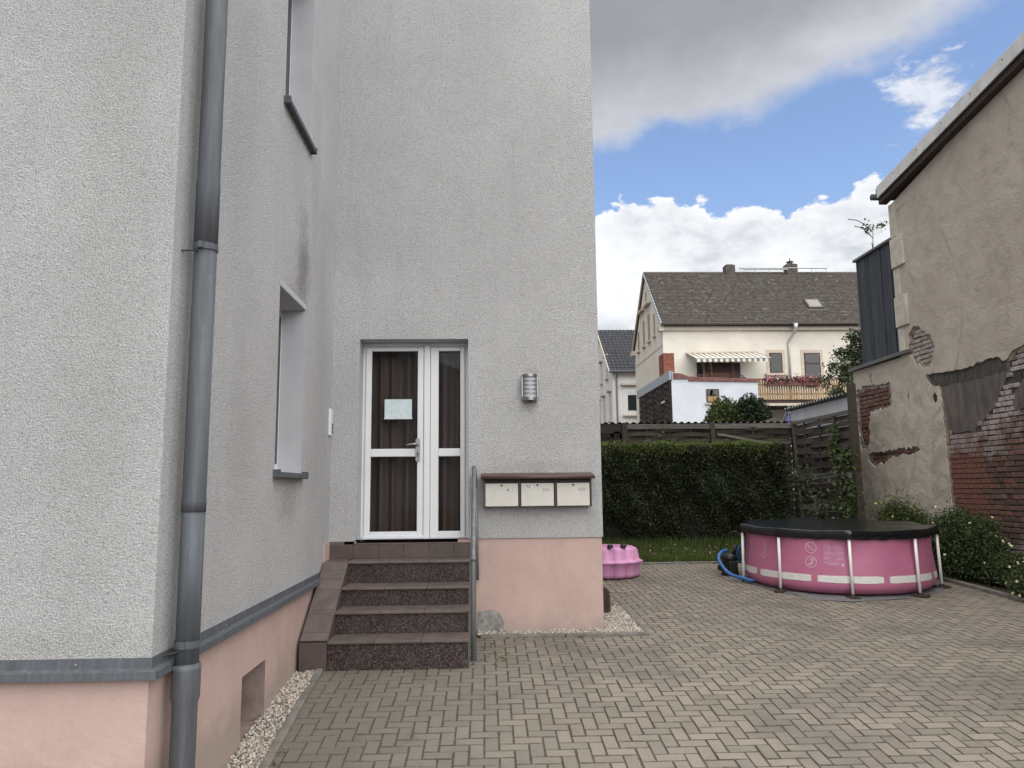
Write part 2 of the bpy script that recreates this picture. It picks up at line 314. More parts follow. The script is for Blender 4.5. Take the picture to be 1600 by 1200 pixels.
glassm('glass', (.72, .73, .73), .0, ior=1.22); glassm('glass_far', (.2, .22, .25), .02); glassm('glass_sky', (.25, .28, .32), .14)

# ------------------------------------------------------------------ mesh helpers
def woff(p):
    v = Vector((0, 0, 0))
    while p is not None: v += p.location; p = p.parent
    return v
class MB:
    def __init__(s): s.v = []; s.f = []
    def add(s, vs, fs):
        b = len(s.v); s.v += [tuple(v) for v in vs]; s.f += [tuple(b+i for i in f) for f in fs]; return s
    def box(s, x0, x1, y0, y1, z0, z1):
        return s.add([(x0, y0, z0), (x1, y0, z0), (x1, y1, z0), (x0, y1, z0), (x0, y0, z1), (x1, y0, z1), (x1, y1, z1), (x0, y1, z1)],
                     [(0, 3, 2, 1), (4, 5, 6, 7), (0, 1, 5, 4), (1, 2, 6, 5), (2, 3, 7, 6), (3, 0, 4, 7)])
    def hexa(s, p):   # 8 points: bottom 4, top 4
        return s.add(p, [(0, 3, 2, 1), (4, 5, 6, 7), (0, 1, 5, 4), (1, 2, 6, 5), (2, 3, 7, 6), (3, 0, 4, 7)])
    def tube(s, path, r, n=10, cap=True):
        path = [Vector(p) for p in path]; rs = r if hasattr(r, '__len__') else [r]*len(path); b = len(s.v); up = None
        for i, p in enumerate(path):
            tdir = (path[min(i+1, len(path)-1)]-path[max(i-1, 0)]).normalized()
            if up is None: up = tdir.orthogonal().normalized()
            up = (up-tdir*up.dot(tdir)).normalized(); sd = tdir.cross(up)
            for k in range(n):
                a = 2*PI*k/n; s.v.append(tuple(p+(up*math.cos(a)+sd*math.sin(a))*rs[i]))
        for i in range(len(path)-1):
            for k in range(n): s.f.append((b+i*n+k, b+i*n+(k+1) % n, b+(i+1)*n+(k+1) % n, b+(i+1)*n+k))
        if cap: s.f.append(tuple(b+k for k in range(n))[::-1]); s.f.append(tuple(b+(len(path)-1)*n+k for k in range(n)))
        return s
    def lathe(s, c, prof, n=24, a0=0, a1=2*PI):
        b = len(s.v); full = abs(a1-a0-2*PI) < 1e-6; m = n if full else n+1
        for (r, z) in prof:
            for k in range(m): a = a0+(a1-a0)*k/n; s.v.append((c[0]+r*math.cos(a), c[1]+r*math.sin(a), c[2]+z))
        for i in range(len(prof)-1):
            for k in range(n): k2 = (k+1) % m; s.f.append((b+i*m+k, b+i*m+k2, b+(i+1)*m+k2, b+(i+1)*m+k))
        return s
    def prism(s, poly, axis, a, b_):   # poly in the two other axes, extruded along axis
        n = len(poly); mk = {'x': lambda u, v, w_: (w_, u, v), 'y': lambda u, v, w_: (u, w_, v), 'z': lambda u, v, w_: (u, v, w_)}[axis]
        vs = [mk(u, v, a) for u, v in poly]+[mk(u, v, b_) for u, v in poly]
        return s.add(vs, [tuple(range(n))[::-1], tuple(range(n, 2*n))]+[(i, (i+1) % n, n+(i+1) % n, n+i) for i in range(n)])
    def build(s, name, m, parent=None, smooth=False, bevel=0, seg=2, fixn=True):
        me = bpy.data.meshes.new(name); o = Vector(woff(parent))
        me.from_pydata([(v[0]-o.x, v[1]-o.y, v[2]-o.z) for v in s.v], [], s.f); me.materials.append(MATS[m])
        if fixn:
            bm = bmesh.new(); bm.from_mesh(me); bmesh.ops.recalc_face_normals(bm, faces=bm.faces); bm.to_mesh(me); bm.free()
        if smooth: me.polygons.foreach_set('use_smooth', [True]*len(me.polygons))
        ob = bpy.data.objects.new(name, me); COL.objects.link(ob); ob.parent = parent
        if bevel:
            md = ob.modifiers.new('bevel', 'BEVEL'); md.width = bevel; md.segments = seg; md.limit_method = 'ANGLE'; md.angle_limit = rad(40)
        return ob
def B(*a): return MB().box(*a)
def npmesh(name, m, verts, faces, parent=None, smooth=False):
    me = bpy.data.meshes.new(name); o = np.array(woff(parent)); verts = np.asarray(verts, np.float32)-o.astype(np.float32); faces = np.asarray(faces, np.int32)
    me.vertices.add(len(verts)); me.vertices.foreach_set('co', verts.ravel()); k = faces.shape[1]
    me.loops.add(faces.size); me.loops.foreach_set('vertex_index', faces.ravel())
    me.polygons.add(len(faces)); me.polygons.foreach_set('loop_start', np.arange(0, faces.size, k, dtype=np.int32)); me.polygons.foreach_set('loop_total', np.full(len(faces), k, np.int32))
    me.materials.append(MATS[m]); me.update(calc_edges=True); me.validate()
    if smooth: me.polygons.foreach_set('use_smooth', [True]*len(me.polygons))
    ob = bpy.data.objects.new(name, me); COL.objects.link(ob); ob.parent = parent; return ob
def tag(o, label=None, cat=None, group=None, kind=None):
    for k, v in (('label', label), ('category', cat), ('group', group), ('kind', kind)):
        if v: o[k] = v
    return o
def thing(name, loc, label, cat, group=None):
    o = bpy.data.objects.new(name, None); COL.objects.link(o); o.location = loc; o.empty_display_size = .1; return tag(o, label, cat, group)
def leaves(pts, size, aspect=.55, nrm=None, flat=0.):
    """rhombic leaves: pts Nx3; random orientation, partly aligned with nrm"""
    n = len(pts); a = rng.normal(size=(n, 3)); 
    if nrm is not None: a = a*(1-flat)+nrm*flat*2
    a /= np.linalg.norm(a, axis=1)[:, None]; b = np.cross(a, rng.normal(size=(n, 3))); b /= np.linalg.norm(b, axis=1)[:, None]; c = np.cross(a, b)
    s = (size*rng.uniform(.6, 1.35, n))[:, None]; bend = a*s*.18
    v = np.stack([pts-b*s*.5, pts+c*s*aspect*.5+bend, pts+b*s*.5, pts-c*s*aspect*.5+bend], 1).reshape(-1, 3)
    return v, np.arange(4*n).reshape(-1, 4)
def wall_face(us, vs, holes, mp, depth, reveals=True):
    """rectangles between breakpoints, minus holes (u0,u1,v0,v1); reveals go `depth` inwards. returns (wall MB, reveal MB)"""
    W, Rv = MB(), MB()
    us = sorted(set(us+[h[0] for h in holes]+[h[1] for h in holes])); vs = sorted(set(vs+[h[2] for h in holes]+[h[3] for h in holes]))
    idx = {}
    for i, u in enumerate(us):
        for j, v in enumerate(vs): idx[i, j] = len(W.v); W.v.append(mp(u, v, 0))
    for i in range(len(us)-1):
        for j in range(len(vs)-1):
            cu, cv = (us[i]+us[i+1])/2, (vs[j]+vs[j+1])/2
            if any(h[0] < cu < h[1] and h[2] < cv < h[3] for h in holes): continue
            W.f.append((idx[i, j], idx[i+1, j], idx[i+1, j+1], idx[i, j+1]))
    for (a, b, c, d_) in holes:
        for (p, q) in (((a, c), (a, d_)), ((a, d_), (b, d_)), ((b, d_), (b, c)), ((b, c), (a, c))):
            Rv.add([mp(*p, 0), mp(*q, 0), mp(*q, depth), mp(*p, depth)], [(0, 1, 2, 3)])
    return W, Rv
def gz(y):
    """height of the courtyard surface"""
    tt = max(0., 7.2-y); s = .06*tt*tt/2.4 if tt < 1.2 else .06*(tt-.6)
    return -.08+.04*(min(y, 13.3)-8)-s+max(0, y-13.3)*.08
def gs(y): return (gz(y+.05)-gz(y-.05))/.1

# ================================================================== GROUND
def terrain(x, y):
    b = gz(min(max(y, -6), 16))-.09
    if y > 16: b += min(max(0, y-19), 26)*.12+max(0, y-45)*.02
    if y < -6: b += (y+6)*.02
    return b
ys = [-300, -60, -20, -6, -3, 0]+[i*.5 for i in range(1, 40)]+[21, 24, 28, 34, 40, 50, 70, 120, 250, 600]; xs = [-400, -100, -30, -12, -6, -3, 0, 1.6, 3, 5, 7, 9, 14, 30, 100, 400]
g = MB()
for y in ys:
    for x in xs: g.v.append((x, y, terrain(x, y)))
n = len(xs)
for j in range(len(ys)-1):
    for i in range(n-1): g.f.append((j*n+i, j*n+i+1, (j+1)*n+i+1, (j+1)*n+i))
tag(g.build('ground', 'soil', smooth=True), kind='structure')

# --- courtyard paving: 20 x 10 cm blocks in herringbone
def inside(x, y):
    if y < .6 or y > 13.27 or x > 6.69: return False
    if y < 7.06: return x > -1.395-max(0, y-5.1)*.03
    if y < 8.11: return x > -.22
    if y < 9.5: return x > 1.64
    return x > 1.20
bed = MB(); yy = [.3+.25*i for i in range(53)]
for y in yy:
    for x in (-1.5, 1.5, 6.72): bed.v.append((x, y, gz(y)-.0055))
for j in range(len(yy)-1):
    for i in range(2): bed.f.append((j*3+i, j*3+i+1, j*3+i+4, j*3+i+3))
paving = tag(bed.build('courtyard_paving', 'joint_sand', smooth=True), kind='structure')
def paver_bm(lx, ly):
    hx, hy, c = lx/2, ly/2, .0048; m = MB()
    ring = lambda dx, dy, z: [(-dx, -dy, z), (dx, -dy, z), (dx, dy, z), (-dx, dy, z)]
    m.v = ring(hx, hy, -.04)+ring(hx, hy, -c)+ring(hx-c, hy-c, 0)
    for r in (0, 4):
        for i in range(4): m.f.append((r+i, r+(i+1) % 4, r+4+(i+1) % 4, r+4+i))
    m.f.append((8, 9, 10, 11)); return m   # side faces 0-3, chamfer 4-7, top 8
PH, PV = paver_bm(.1935, .0935), paver_bm(.0935, .1935)
blocks = []
for r in range(-2, 140):
    for k in range(-60, 60):
        x0 = (r+4*k)*.1-.02; y0 = r*.1
        if -2 < x0 < 7: blocks += [(x0+.1, y0+.05, 0), (x0+.25, y0, 1)]
def kline(y): return (-1.36-(y-1.2)*.009 if y < 5.1 else -1.395-(y-5.1)*.0308)+.026
cut = []
for b in blocks:
    if .6 < b[1] < 7.06:
        hw = .09675 if b[2] == 0 else .04675; L_ = kline(b[1])
        if b[0]-hw < L_ < b[0]+hw-.012: cut.append((b, L_, b[0]+hw))
cutset = set(c[0] for c in cut)
blocks = [b for b in blocks if inside(b[0], b[1]) and b not in cutset and not (b[1] < 7.06 and b[0] < kline(b[1]))]
inv = cam.matrix_world.inverted()
def scr(p):
    q = inv @ Vector(p); return (800+1190.13*q.x/-q.z, 600-1190.13*q.y/-q.z) if q.z < -.1 else (-9e9, 0)
vis = []
for b in blocks:
    sxy = scr((b[0], b[1], gz(b[1])))
    if 0 < sxy[0] < 1600 and sxy[1] < 1198: vis.append((b[1]+.02*abs(b[0]), b))
vis.sort(); near = set(b for _, b in vis[:300])
meshes = []
for m_ in (PH, PV):
    me = bpy.data.meshes.new('paver'); me.from_pydata(m_.v, [], m_.f); me.materials.append(MATS['paver']); me.materials.append(MATS['joint_dirt']); me.polygons.foreach_set('material_index', [1]*8+[0]); meshes.append(me)
far = MB()
for b in blocks:
    jz = random.gauss(0, .0012); rx = math.atan(gs(b[1]))+random.gauss(0, .006); ry = random.gauss(0, .006); rz = random.gauss(0, .008); p = (b[0]+random.gauss(0, .0008), b[1]+random.gauss(0, .0008), gz(b[1])+jz)
    if b in near:
        o = bpy.data.objects.new('paver', meshes[b[2]]); COL.objects.link(o); o.parent = paving; o.location = p; o.rotation_euler = (rx, ry, rz)
    else:
        M = Matrix.Translation(p) @ Matrix.Rotation(rz, 4, 'Z') @ Matrix.Rotation(rx, 4, 'X') @ Matrix.Rotation(ry, 4, 'Y'); src = (PH, PV)[b[2]]
        far.add([M @ Vector(v) for v in src.v], src.f)
for b, x0, x1 in cut:
    src = (PH, PV)[b[2]]; hw = .09675 if b[2] == 0 else .04675
    far.add([((x0+x1)/2+v[0]/hw*(x1-x0)/2, b[1]+v[1], gz(b[1]+v[1])+v[2]) for v in src.v], src.f)
pf = tag(far.build('paver_field', 'paver_far', paving, fixn=False), kind='stuff'); pf.data.materials.append(MATS['joint_dirt']); pf.data.polygons.foreach_set('material_index', ([1]*8+[0])*(len(pf.data.polygons)//9))

# --- kerbs (edging stones) and gravel borders
def kerb_run(root, pts, width, top, length=1.0):
    """stones along a polyline of (x,y); top = height above paving"""
    for (a, b) in zip(pts[:-1], pts[1:]):
        a, b = Vector(a), Vector(b); L = (b-a).length; k = max(1, round(L/length)); dr = (b-a)/L; nr = Vector((-dr.y, dr.x))*width/2
        for i in range(k):
            p, q = a+dr*(L*i/k+.003), a+dr*(L*(i+1)/k-.003); c = [p-nr, q-nr, q+nr, p+nr]
            MB().hexa([(v.x, v.y, gz(v.y)-.12) for v in c]+[(v.x, v.y, gz(v.y)+top) for v in c]).build('kerb_stone', 'concrete_kerb', root, bevel=.012)
def kerbset(name, runs):
    r = bpy.data.objects.new(name, None); COL.objects.link(r); tag(r, kind='structure')
    for pts, wd, tp in runs: kerb_run(r, pts, wd, tp)
kerbset('gravel_kerb', [([(-1.36, 1.2), (-1.395, 5.1), (-1.452, 6.97)], .062, .035), ([(-.07, 8.10), (1.69, 8.10)], .06, .035), ([(1.66, 8.15), (1.66, 9.5)], .05, .03)])
kerbset('lawn_kerb', [([(1.3, 13.28), (6.7, 13.28)], .06, .03)]); kerbset('flower_bed_kerb', [([(6.68, 1.2), (6.68, 13.2)], .08, .05)])
def gravel(name, quads, count, size=.0155, tilt=0.):
    ico_v = np.array([(0, 0, 1), (.9, 0, .1), (.2, .8, 0), (-.75, .5, .05), (-.7, -.55, -.05), (.25, -.85, .05), (0, 0, -.8)]); ico_f = np.array([(0, 1, 2), (0, 2, 3), (0, 3, 4), (0, 4, 5), (0, 5, 1), (6, 2, 1), (6, 3, 2), (6, 4, 3), (6, 5, 4), (6, 1, 5)])
    V, F = [], []; tot = sum((q[1]-q[0])*(q[3]-q[2]) for q in quads); b = 0
    for q in quads:
        k = int(count*(q[1]-q[0])*(q[3]-q[2])/tot)
        for i in range(k):
            x, y = random.uniform(q[0], q[1]), random.uniform(q[2], q[3]); s = size*random.uniform(.5, 1.3)
            M = np.array(Matrix.Rotation(random.uniform(0, 6.3), 3, (random.gauss(0, 1), random.gauss(0, 1), random.gauss(0, 1))))
            V.append((ico_v*[1, .8, .65]*s) @ M.T+[x, y, gz(y)+q[4]+tilt*(x-q[0])/(q[1]-q[0])+random.uniform(-.012, .012)]); F.append(ico_f+b); b += 7
    return tag(npmesh(name, 'pebble', np.concatenate(V), np.concatenate(F)), kind='stuff')
tag(gravel('gravel_strip', [(-1.69, -1.395, 3.0, 5.1, -.028), (-1.69, -1.425, 5.1, 6.2, -.028), (-1.69, -1.455, 6.2, 7.0, -.02)], 8200, size=.0185, tilt=.035), 'pale gravel strip between the plinth with the cellar window and its kerb', 'gravel')
tag(gravel('gravel_strip', [(-.09, 1.28, 8.12, 8.28, .028), (1.26, 1.63, 8.13, 9.5, .02)], 6500), 'pale gravel border wrapping the house corner below the mailboxes', 'gravel')
# ================================================================== APARTMENT HOUSE
house = thing('apartment_house', (-1.5, 8.25, -.1), 'pale grey roughcast apartment house with pink plinth and recessed white door', 'house')
XW, YD, YW, XR, TOP = -1.66, 8.25, 3.98, 1.25, 9.5
DO = (-1.37, -.185, .89, 3.08)
Wd, Rd = wall_face([XW, XR], [.92, TOP], [(DO[0], DO[1], .92, DO[3])], lambda u, v, d: (u, YD+d, v), .27)
Wd.add([(XR, YD, .92), (XR, 15, .92), (XR, 15, TOP), (XR, YD, TOP)], [(0, 1, 2, 3)]); Wd.add([(DO[0], YD, .89), (DO[0]-.02, YD, .89), (DO[0]-.02, YD, .92), (DO[0], YD, .92)], [(0, 1, 2, 3)])
Wd.add([(XW, YD, .905), (DO[0], YD, .905), (DO[0], YD, .92), (XW, YD, .92)], [(0, 1, 2, 3)]); Wd.add([(XW, YD, .92), (XR, YD, .92), (XR, YD+.05, .92), (XW, YD+.05, .92)], [(0, 1, 2, 3)])
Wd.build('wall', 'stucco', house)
Rd.build('door_reveal', 'reveal_smooth', house)
WINS = [(6.08, 6.95, 1.60, 3.095), (6.05, 6.97, 4.69, 6.35)]
Ww, Rw = wall_face([YW+.012, YD], [.60, TOP], WINS, lambda u, v, d: (XW-d, u, v), .24)
c_ = .012
arc = [(XW-c_+c_*math.cos(a), YW+c_-c_*math.sin(a)) for a in [i*PI/2/5 for i in range(6)]]
for (p, q) in zip(arc[:-1], arc[1:]): Ww.add([(p[0], p[1], .6), (q[0], q[1], .6), (q[0], q[1], TOP), (p[0], p[1], TOP)], [(0, 1, 2, 3)])
Ww.add([(XW-c_, YW, .6), (-8, YW, .6), (-8, YW, TOP), (XW-c_, YW, TOP)], [(0, 1, 2, 3)])
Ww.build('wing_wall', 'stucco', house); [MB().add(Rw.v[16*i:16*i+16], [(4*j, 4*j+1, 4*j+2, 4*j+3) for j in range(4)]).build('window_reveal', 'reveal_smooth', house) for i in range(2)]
B(-8, XR-.01, YD+.3, 15, TOP, TOP+.2).build('roof_slab', 'zinc', house); B(-8, XW+.2, YW-.2, YD+.3, TOP+.003, TOP+.2).build('roof_slab', 'zinc', house)
for i, (a, b, c0, c1) in enumerate(WINS):
    wn = B(XW-.27, XW-.21, a-.02, b+.02, c0-.02, c1+.02).build('window', 'pvc_white', house, bevel=.006)
    B(XW-.215, XW-.195, a+.08, b-.08, c0+.08, c1-.08).build('pane', 'glass_far', wn)
    sl = MB(); sl.hexa([(XW-.2, a-.03, c0-.012), (XW+.055, a-.03, c0-.045), (XW+.055, b+.03, c0-.045), (XW-.2, b+.03, c0-.012), (XW-.2, a-.03, c0), (XW+.055, a-.03, c0-.012), (XW+.055, b+.03, c0-.012), (XW-.2, b+.03, c0)])
    sl.box(XW+.045, XW+.058, a-.03, b+.03, c0-.05, c0-.008); sl.box(XW-.02, XW+.06, a-.042, a-.024, c0-.052, c0+.012); sl.box(XW-.02, XW+.06, b+.024, b+.042, c0-.052, c0+.012)
    sl.build('window_sill', 'zinc', house, bevel=.003)
# smooth band above the lower window
B(XW-.01, XW+.004, 6.06, 6.97, 3.10, 3.15).build('lintel_band', 'reveal_smooth', house)
# plinth: door side, wing side with cellar opening, wing front
CE = (5.49, 6.05, -.26, .185)
Pp, Pr = wall_face([YW+.012, YD], [-.8, .60], [CE], lambda u, v, d: (XW-.012-d, u, v), .34)
Pp.build('plinth', 'plinth_paint', house); Pr.build('cellar_window_reveal', 'plinth_shaded', house)
B(XW-.40, XW-.345, CE[0]-.05, CE[1]+.05, CE[2]-.05, CE[3]+.05).build('cellar_window', 'interior_dark', house)
MB().add([(XW-.012, YW+.012, -.8), (-8, YW+.012, -.8), (-8, YW+.012, .6), (XW-.012, YW+.012, .6)], [(0, 1, 2, 3)]).build('plinth', 'plinth_paint', house)
pd = MB(); pd.add([(-.3, YD+.018, -.4), (XR-.012, YD+.018, -.4), (XR-.012, YD+.018, .92), (-.3, YD+.018, .92)], [(0, 1, 2, 3)]); pd.add([(XR-.012, YD+.018, -.4), (XR-.012, 15, -.4), (XR-.012, 15, .92), (XR-.012, YD+.018, .92)], [(0, 1, 2, 3)])
pd.build('plinth', 'plinth_paint', house)
B(XW-.008, XW+.012, 7.99, YD-.005, .30, .905).build('plinth', 'plinth_paint', house)
# cement repair at the foot of the plinth beside the handrail
rp = [(-.09, -.1), (.10, -.1), (.17, -.03), (.19, .06), (.15, .13), (.10, .17), (.02, .18), (-.09, .16)]
MB().prism([(u+random.gauss(0, .006), v+random.gauss(0, .006)) for u, v in rp], 'y', YD+.010, YD+.0175).build('cement_patch', 'cement_patch', house, bevel=.003)
# zinc flashing
prof = [(0, .635), (.006, .635), (.012, .588), (.042, .575), (.046, .538), (.036, .538), (.034, .565), (0, .57)]
fl = MB(); rings = [[(XW+u, 8.0, z) for u, z in prof], [(XW+u, YW-u, z) for u, z in prof], [(-8, YW-u, z) for u, z in prof]]
for r in rings: fl.v += r
k = len(prof)
for i in range(2):
    for j in range(k): fl.f.append((i*k+j, i*k+(j+1) % k, (i+1)*k+(j+1) % k, (i+1)*k+j))
fl.f.append(tuple(range(k))); fsh = fl.build('plinth_flashing', 'zinc', house)
for sp in ((-2.02, YW-.011, .606), (-2.75, YW-.011, .606)): B(sp[0]-.006, sp[0]+.006, sp[1]-.004, sp[1]+.003, sp[2]-.006, sp[2]+.006).build('screw', 'aluminium', fsh, bevel=.003)
for sp in (5.05, 6.1, 7.1): B(XW+.006, XW+.014, sp-.006, sp+.006, .6, .612).build('screw', 'aluminium', fsh, bevel=.003)
# --- entrance door
door = MB().box(-1.372, -1.30, 8.557, 8.60, .885, 3.085).box(-.25, -.183, 8.557, 8.60, .885, 3.085).box(-1.30, -.25, 8.557, 8.60, 3.0, 3.085).box(-1.30, -.25, 8.557, 8.60, .885, .96).box(-.70, -.60, 8.557, 8.60, .96, 3.0).build('entrance_door', 'pvc_shadow_gap', house)
fr = MB(); F0, F1 = 8.49, 8.556
fr.box(-1.37, -1.335, F0, F1, .89, 3.08); fr.box(-.225, -.185, F0, F1, .89, 3.08); fr.box(-1.335, -.225, F0, F1, 3.035, 3.08)
fr.build('frame', 'pvc_white', door, bevel=.006)
def sash(x0, x1, gx0, gx1, rail):
    m = MB(); z0, z1 = .915, 3.03; Y0, Y1 = 8.468, 8.55
    m.box(x0, gx0, Y0, Y1, z0, z1); m.box(gx1, x1, Y0, Y1, z0, z1); m.box(gx0, gx1, Y0, Y1, 2.985, z1); m.box(gx0, gx1, Y0, Y1, z0, .99); m.box(gx0, gx1, Y0+.002, Y1, rail[0], rail[1])
    return m
sash(-1.332, -.688, -1.268, -.756, (1.803, 1.89)).build('leaf', 'pvc_white', door, bevel=.007)
sash(-.612, -.228, -.522, -.280, (1.803, 1.89)).build('side_leaf', 'pvc_white', door, bevel=.007)
mu = MB().box(-.685, -.615, 8.452, 8.55, .90, 3.045); mu.build('mullion', 'pvc_white', door, bevel=.01)
mu2 = B(-1.34, -.68, 8.455, 8.47, .918, .95).build('weather_bar', 'pvc_white', door, bevel=.004)
for (a, b) in ((-1.27, -.754), (-.524, -.278)):
    for (c0, c1) in ((.988, 1.805), (1.888, 2.987)):
        pn = B(a, b, 8.515, 8.523, c0, c1).build('pane', 'glass', door)
        gk = MB(); q = .008
        gk.box(a, a+q, 8.503, 8.515, c0, c1); gk.box(b-q, b, 8.503, 8.515, c0, c1); gk.box(a+q, b-q, 8.503, 8.515, c0, c0+q); gk.box(a+q, b-q, 8.503, 8.515, c1-q, c1); gk.build('gasket', 'pvc_shadow_gap', pn)
pl_ = MB(); pl_.prism([(-.748+.026*math.cos(a)+(.0), 1.88+(.10 if math.sin(a) >= 0 else -.11)+.026*math.sin(a)) for a in [i*2*PI/20 for i in range(20)]], 'y', 8.455, 8.468)
hp = pl_.build('handle_plate', 'aluminium', door, bevel=.002)
MB().tube([(-.748, 8.468, 1.935), (-.748, 8.40, 1.935)], .011).tube([(-.742, 8.405, 1.935), (-.80, 8.40, 1.938), (-.85, 8.405, 1.93), (-.872, 8.41, 1.93)], [.013, .012, .010, .012]).build('handle', 'aluminium', hp, smooth=True)
MB().prism([(-.748+.028*math.cos(i*PI/8), 1.935+.018*math.sin(i*PI/8)) for i in range(16)], 'y', 8.44, 8.455).build('rosette', 'aluminium', hp)
MB().prism([(-.754, 1.80), (-.742, 1.80), (-.742, 1.825), (-.738, 1.84), (-.748, 1.85), (-.758, 1.84), (-.754, 1.825)], 'y', 8.451, 8.4545).build('keyhole', 'ink', hp)
# curtain behind the glass
cu = MB(); nn = 150
for i in range(nn+1):
    x = -1.33+1.12*i/nn; dy = .045*math.sin(x*44)+.025*math.sin(x*19+1); cu.v += [(x, 8.69+dy*1.2, .9), (x+.02*math.sin(x*13), 8.69+dy*.8, 3.08)]
for i in range(nn): cu.f.append((2*i, 2*i+2, 2*i+3, 2*i+1))
cu.build('curtain', 'curtain', door, smooth=True)
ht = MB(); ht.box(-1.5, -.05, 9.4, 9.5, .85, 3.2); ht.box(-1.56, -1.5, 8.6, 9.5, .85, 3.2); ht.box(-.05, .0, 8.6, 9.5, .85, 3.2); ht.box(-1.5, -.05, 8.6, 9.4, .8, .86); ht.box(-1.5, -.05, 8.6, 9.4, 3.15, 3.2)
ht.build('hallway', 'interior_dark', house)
# --- notice on the door
nt = thing('paper_notice', (-.98, 8.51, 2.23), 'pale blank paper notice taped inside the upper door glass', 'notice')
B(-1.125, -.822, 8.512, 8.514, 2.235, 2.445).build('sheet', 'paper', nt); B(-1.13, -.816, 8.5095, 8.5115, 2.222, 2.24).build('tape_strip', 'tape', nt)
# --- entrance steps
st = thing('entrance_steps', (-.8, 7.6, -.1), 'four dark granite steps with brown tiled side ramp leading to the white door', 'steps')
SY = [6.99, 7.32, 7.64, 7.96, 8.25]; SZ = [.130, .331, .509, .727]; XL, XRt = -1.40, -.165
core = MB()
for i in range(4): core.box(XL-.2, XRt-.006, SY[i]+.03, 8.5, -.4 if i == 0 else SZ[i-1]-.03, SZ[i]-.03)
core.build('core', 'grout', st)
for i in range(4):
    zb = (gz(7.0)-.06) if i == 0 else SZ[i-1]
    B(XL+.002, XRt-.004, SY[i], SY[i]+.028, zb, SZ[i]-.027).build('riser', 'granite', st, bevel=.002)
    xs_ = [XL, -.99, -.578, XRt+.004] if i < 3 else [-1.645, -1.40, -.99, -.578, XRt+.004]
    for a, b in zip(xs_[:-1], xs_[1:]): B(a+.0012, b-.0012, SY[i]-.025, SY[i+1]+.01, SZ[i]-.026, SZ[i]).build('tread', 'tile_tread', st, bevel=.006)
for a, b in zip([-1.645, -1.40, -1.135, -.87, -.605, -.34], [-1.40, -1.135, -.87, -.605, -.34, XRt]): B(a+.0015, b-.0015, 8.236, 8.26, SZ[3]+.002, .874).build('riser_tile', 'clinker_tile', st, bevel=.0025)
B(-1.40, XRt, 8.232, 8.52, .874, .886).build('threshold', 'tile_tread', st, bevel=.003)
# sloped side ramp: wedge body and tiles
dyz = (Vector((0, 7.96, .735))-Vector((0, 7.02, .142))); Ld = dyz.length; dn = dyz.normalized(); nz = Vector((0, -dn.z, dn.y))
ramp = MB(); ramp.prism([(7.0, -.4), (8.24, -.4), (8.24, .70), (7.96, .70), (7.02, .108), (7.0, .108)], 'x', XW+.016, XL-.002); ramp.build('ramp_body', 'grout', st)
cuts = [0, .09, .36, .62, .75, .88, 1.0]
for a, b in zip(cuts[:-1], cuts[1:]):
    p, q = Vector((0, 7.00, .134))+dn*(Ld*a+.0015), Vector((0, 7.00, .134))+dn*(Ld*b-.0015); h0 = nz*.0; h1 = nz*-.014; xa, xb = XW+.018, XL+.004
    MB().hexa([(xa, (p+h1).y, (p+h1).z), (xb, (p+h1).y, (p+h1).z), (xb, (q+h1).y, (q+h1).z), (xa, (q+h1).y, (q+h1).z), (xa, p.y, p.z), (xb, p.y, p.z), (xb, q.y, q.z), (xa, q.y, q.z)]).build('ramp_tile', 'tile_tread', st, bevel=.002)
B(XW+.018, XL-.002, 6.978, 6.999, -.18, .118).build('front_tile', 'clinker_tile', st, bevel=.003)
for i in range(4):   # triangular cheek tiles above each tread
    y0, y1 = SY[i], SY[i+1]; zr = lambda y: .134+(y-7.00)*dn.z/dn.y
    MB().prism([(y0+.03, SZ[i]+.002), (y1-.002, SZ[i]+.002), (y1-.002, max(SZ[i]+.004, min(zr(y1), .705))), (y0+.03, max(SZ[i]+.003, zr(y0+.03)))], 'x', XL-.006, XL+.003).build('cheek_tile', 'clinker_tile', st)
B(XRt-.003, XRt+.006, 7.0, 8.245, -.2, .122).build('side_strip', 'concrete_kerb', st)
sd_ = MB().prism([(7.0, -.2), (8.24, -.2), (8.24, .72), (7.97, .72), (7.97, .504), (7.65, .504), (7.65, .326), (7.33, .326), (7.33, .124), (7.0, .124)], 'x', XRt-.006, XRt+.003); sd_.build('side_face', 'concrete_kerb', st)
# --- handrail
hr = thing('handrail', (-.12, 7.22, -.1), 'galvanised tubular handrail rising beside the right end of the steps', 'handrail')
MB().tube([(-.118, 7.22, -.3), (-.118, 7.22, .80), (-.119, 7.235, .86), (-.119, 7.29, .92), (-.121, 8.02, 1.63), (-.121, 8.07, 1.665), (-.121, 8.13, 1.66), (-.118, 8.16, 1.60), (-.115, 8.165, 1.45)], .024, 14).build('rail', 'galvanised', hr, smooth=True)
MB().tube([(-.108, 8.165, 1.47), (-.095, 8.165, .50)], .020, 12).build('post', 'galvanised', hr, smooth=True)
MB().tube([(-.118, 7.22, .78), (-.118, 7.22, .82)], .027, 14).build('sleeve', 'galvanised', hr, smooth=True); B(-.17, -.07, 7.17, 7.27, gz(7.22)-.01, gz(7.22)+.006).build('foot_plate', 'galvanised', hr)
MB().tube([(-.095, 8.165, .52), (-.095, 8.27, .52)], .015).build('wall_bracket', 'galvanised', hr)
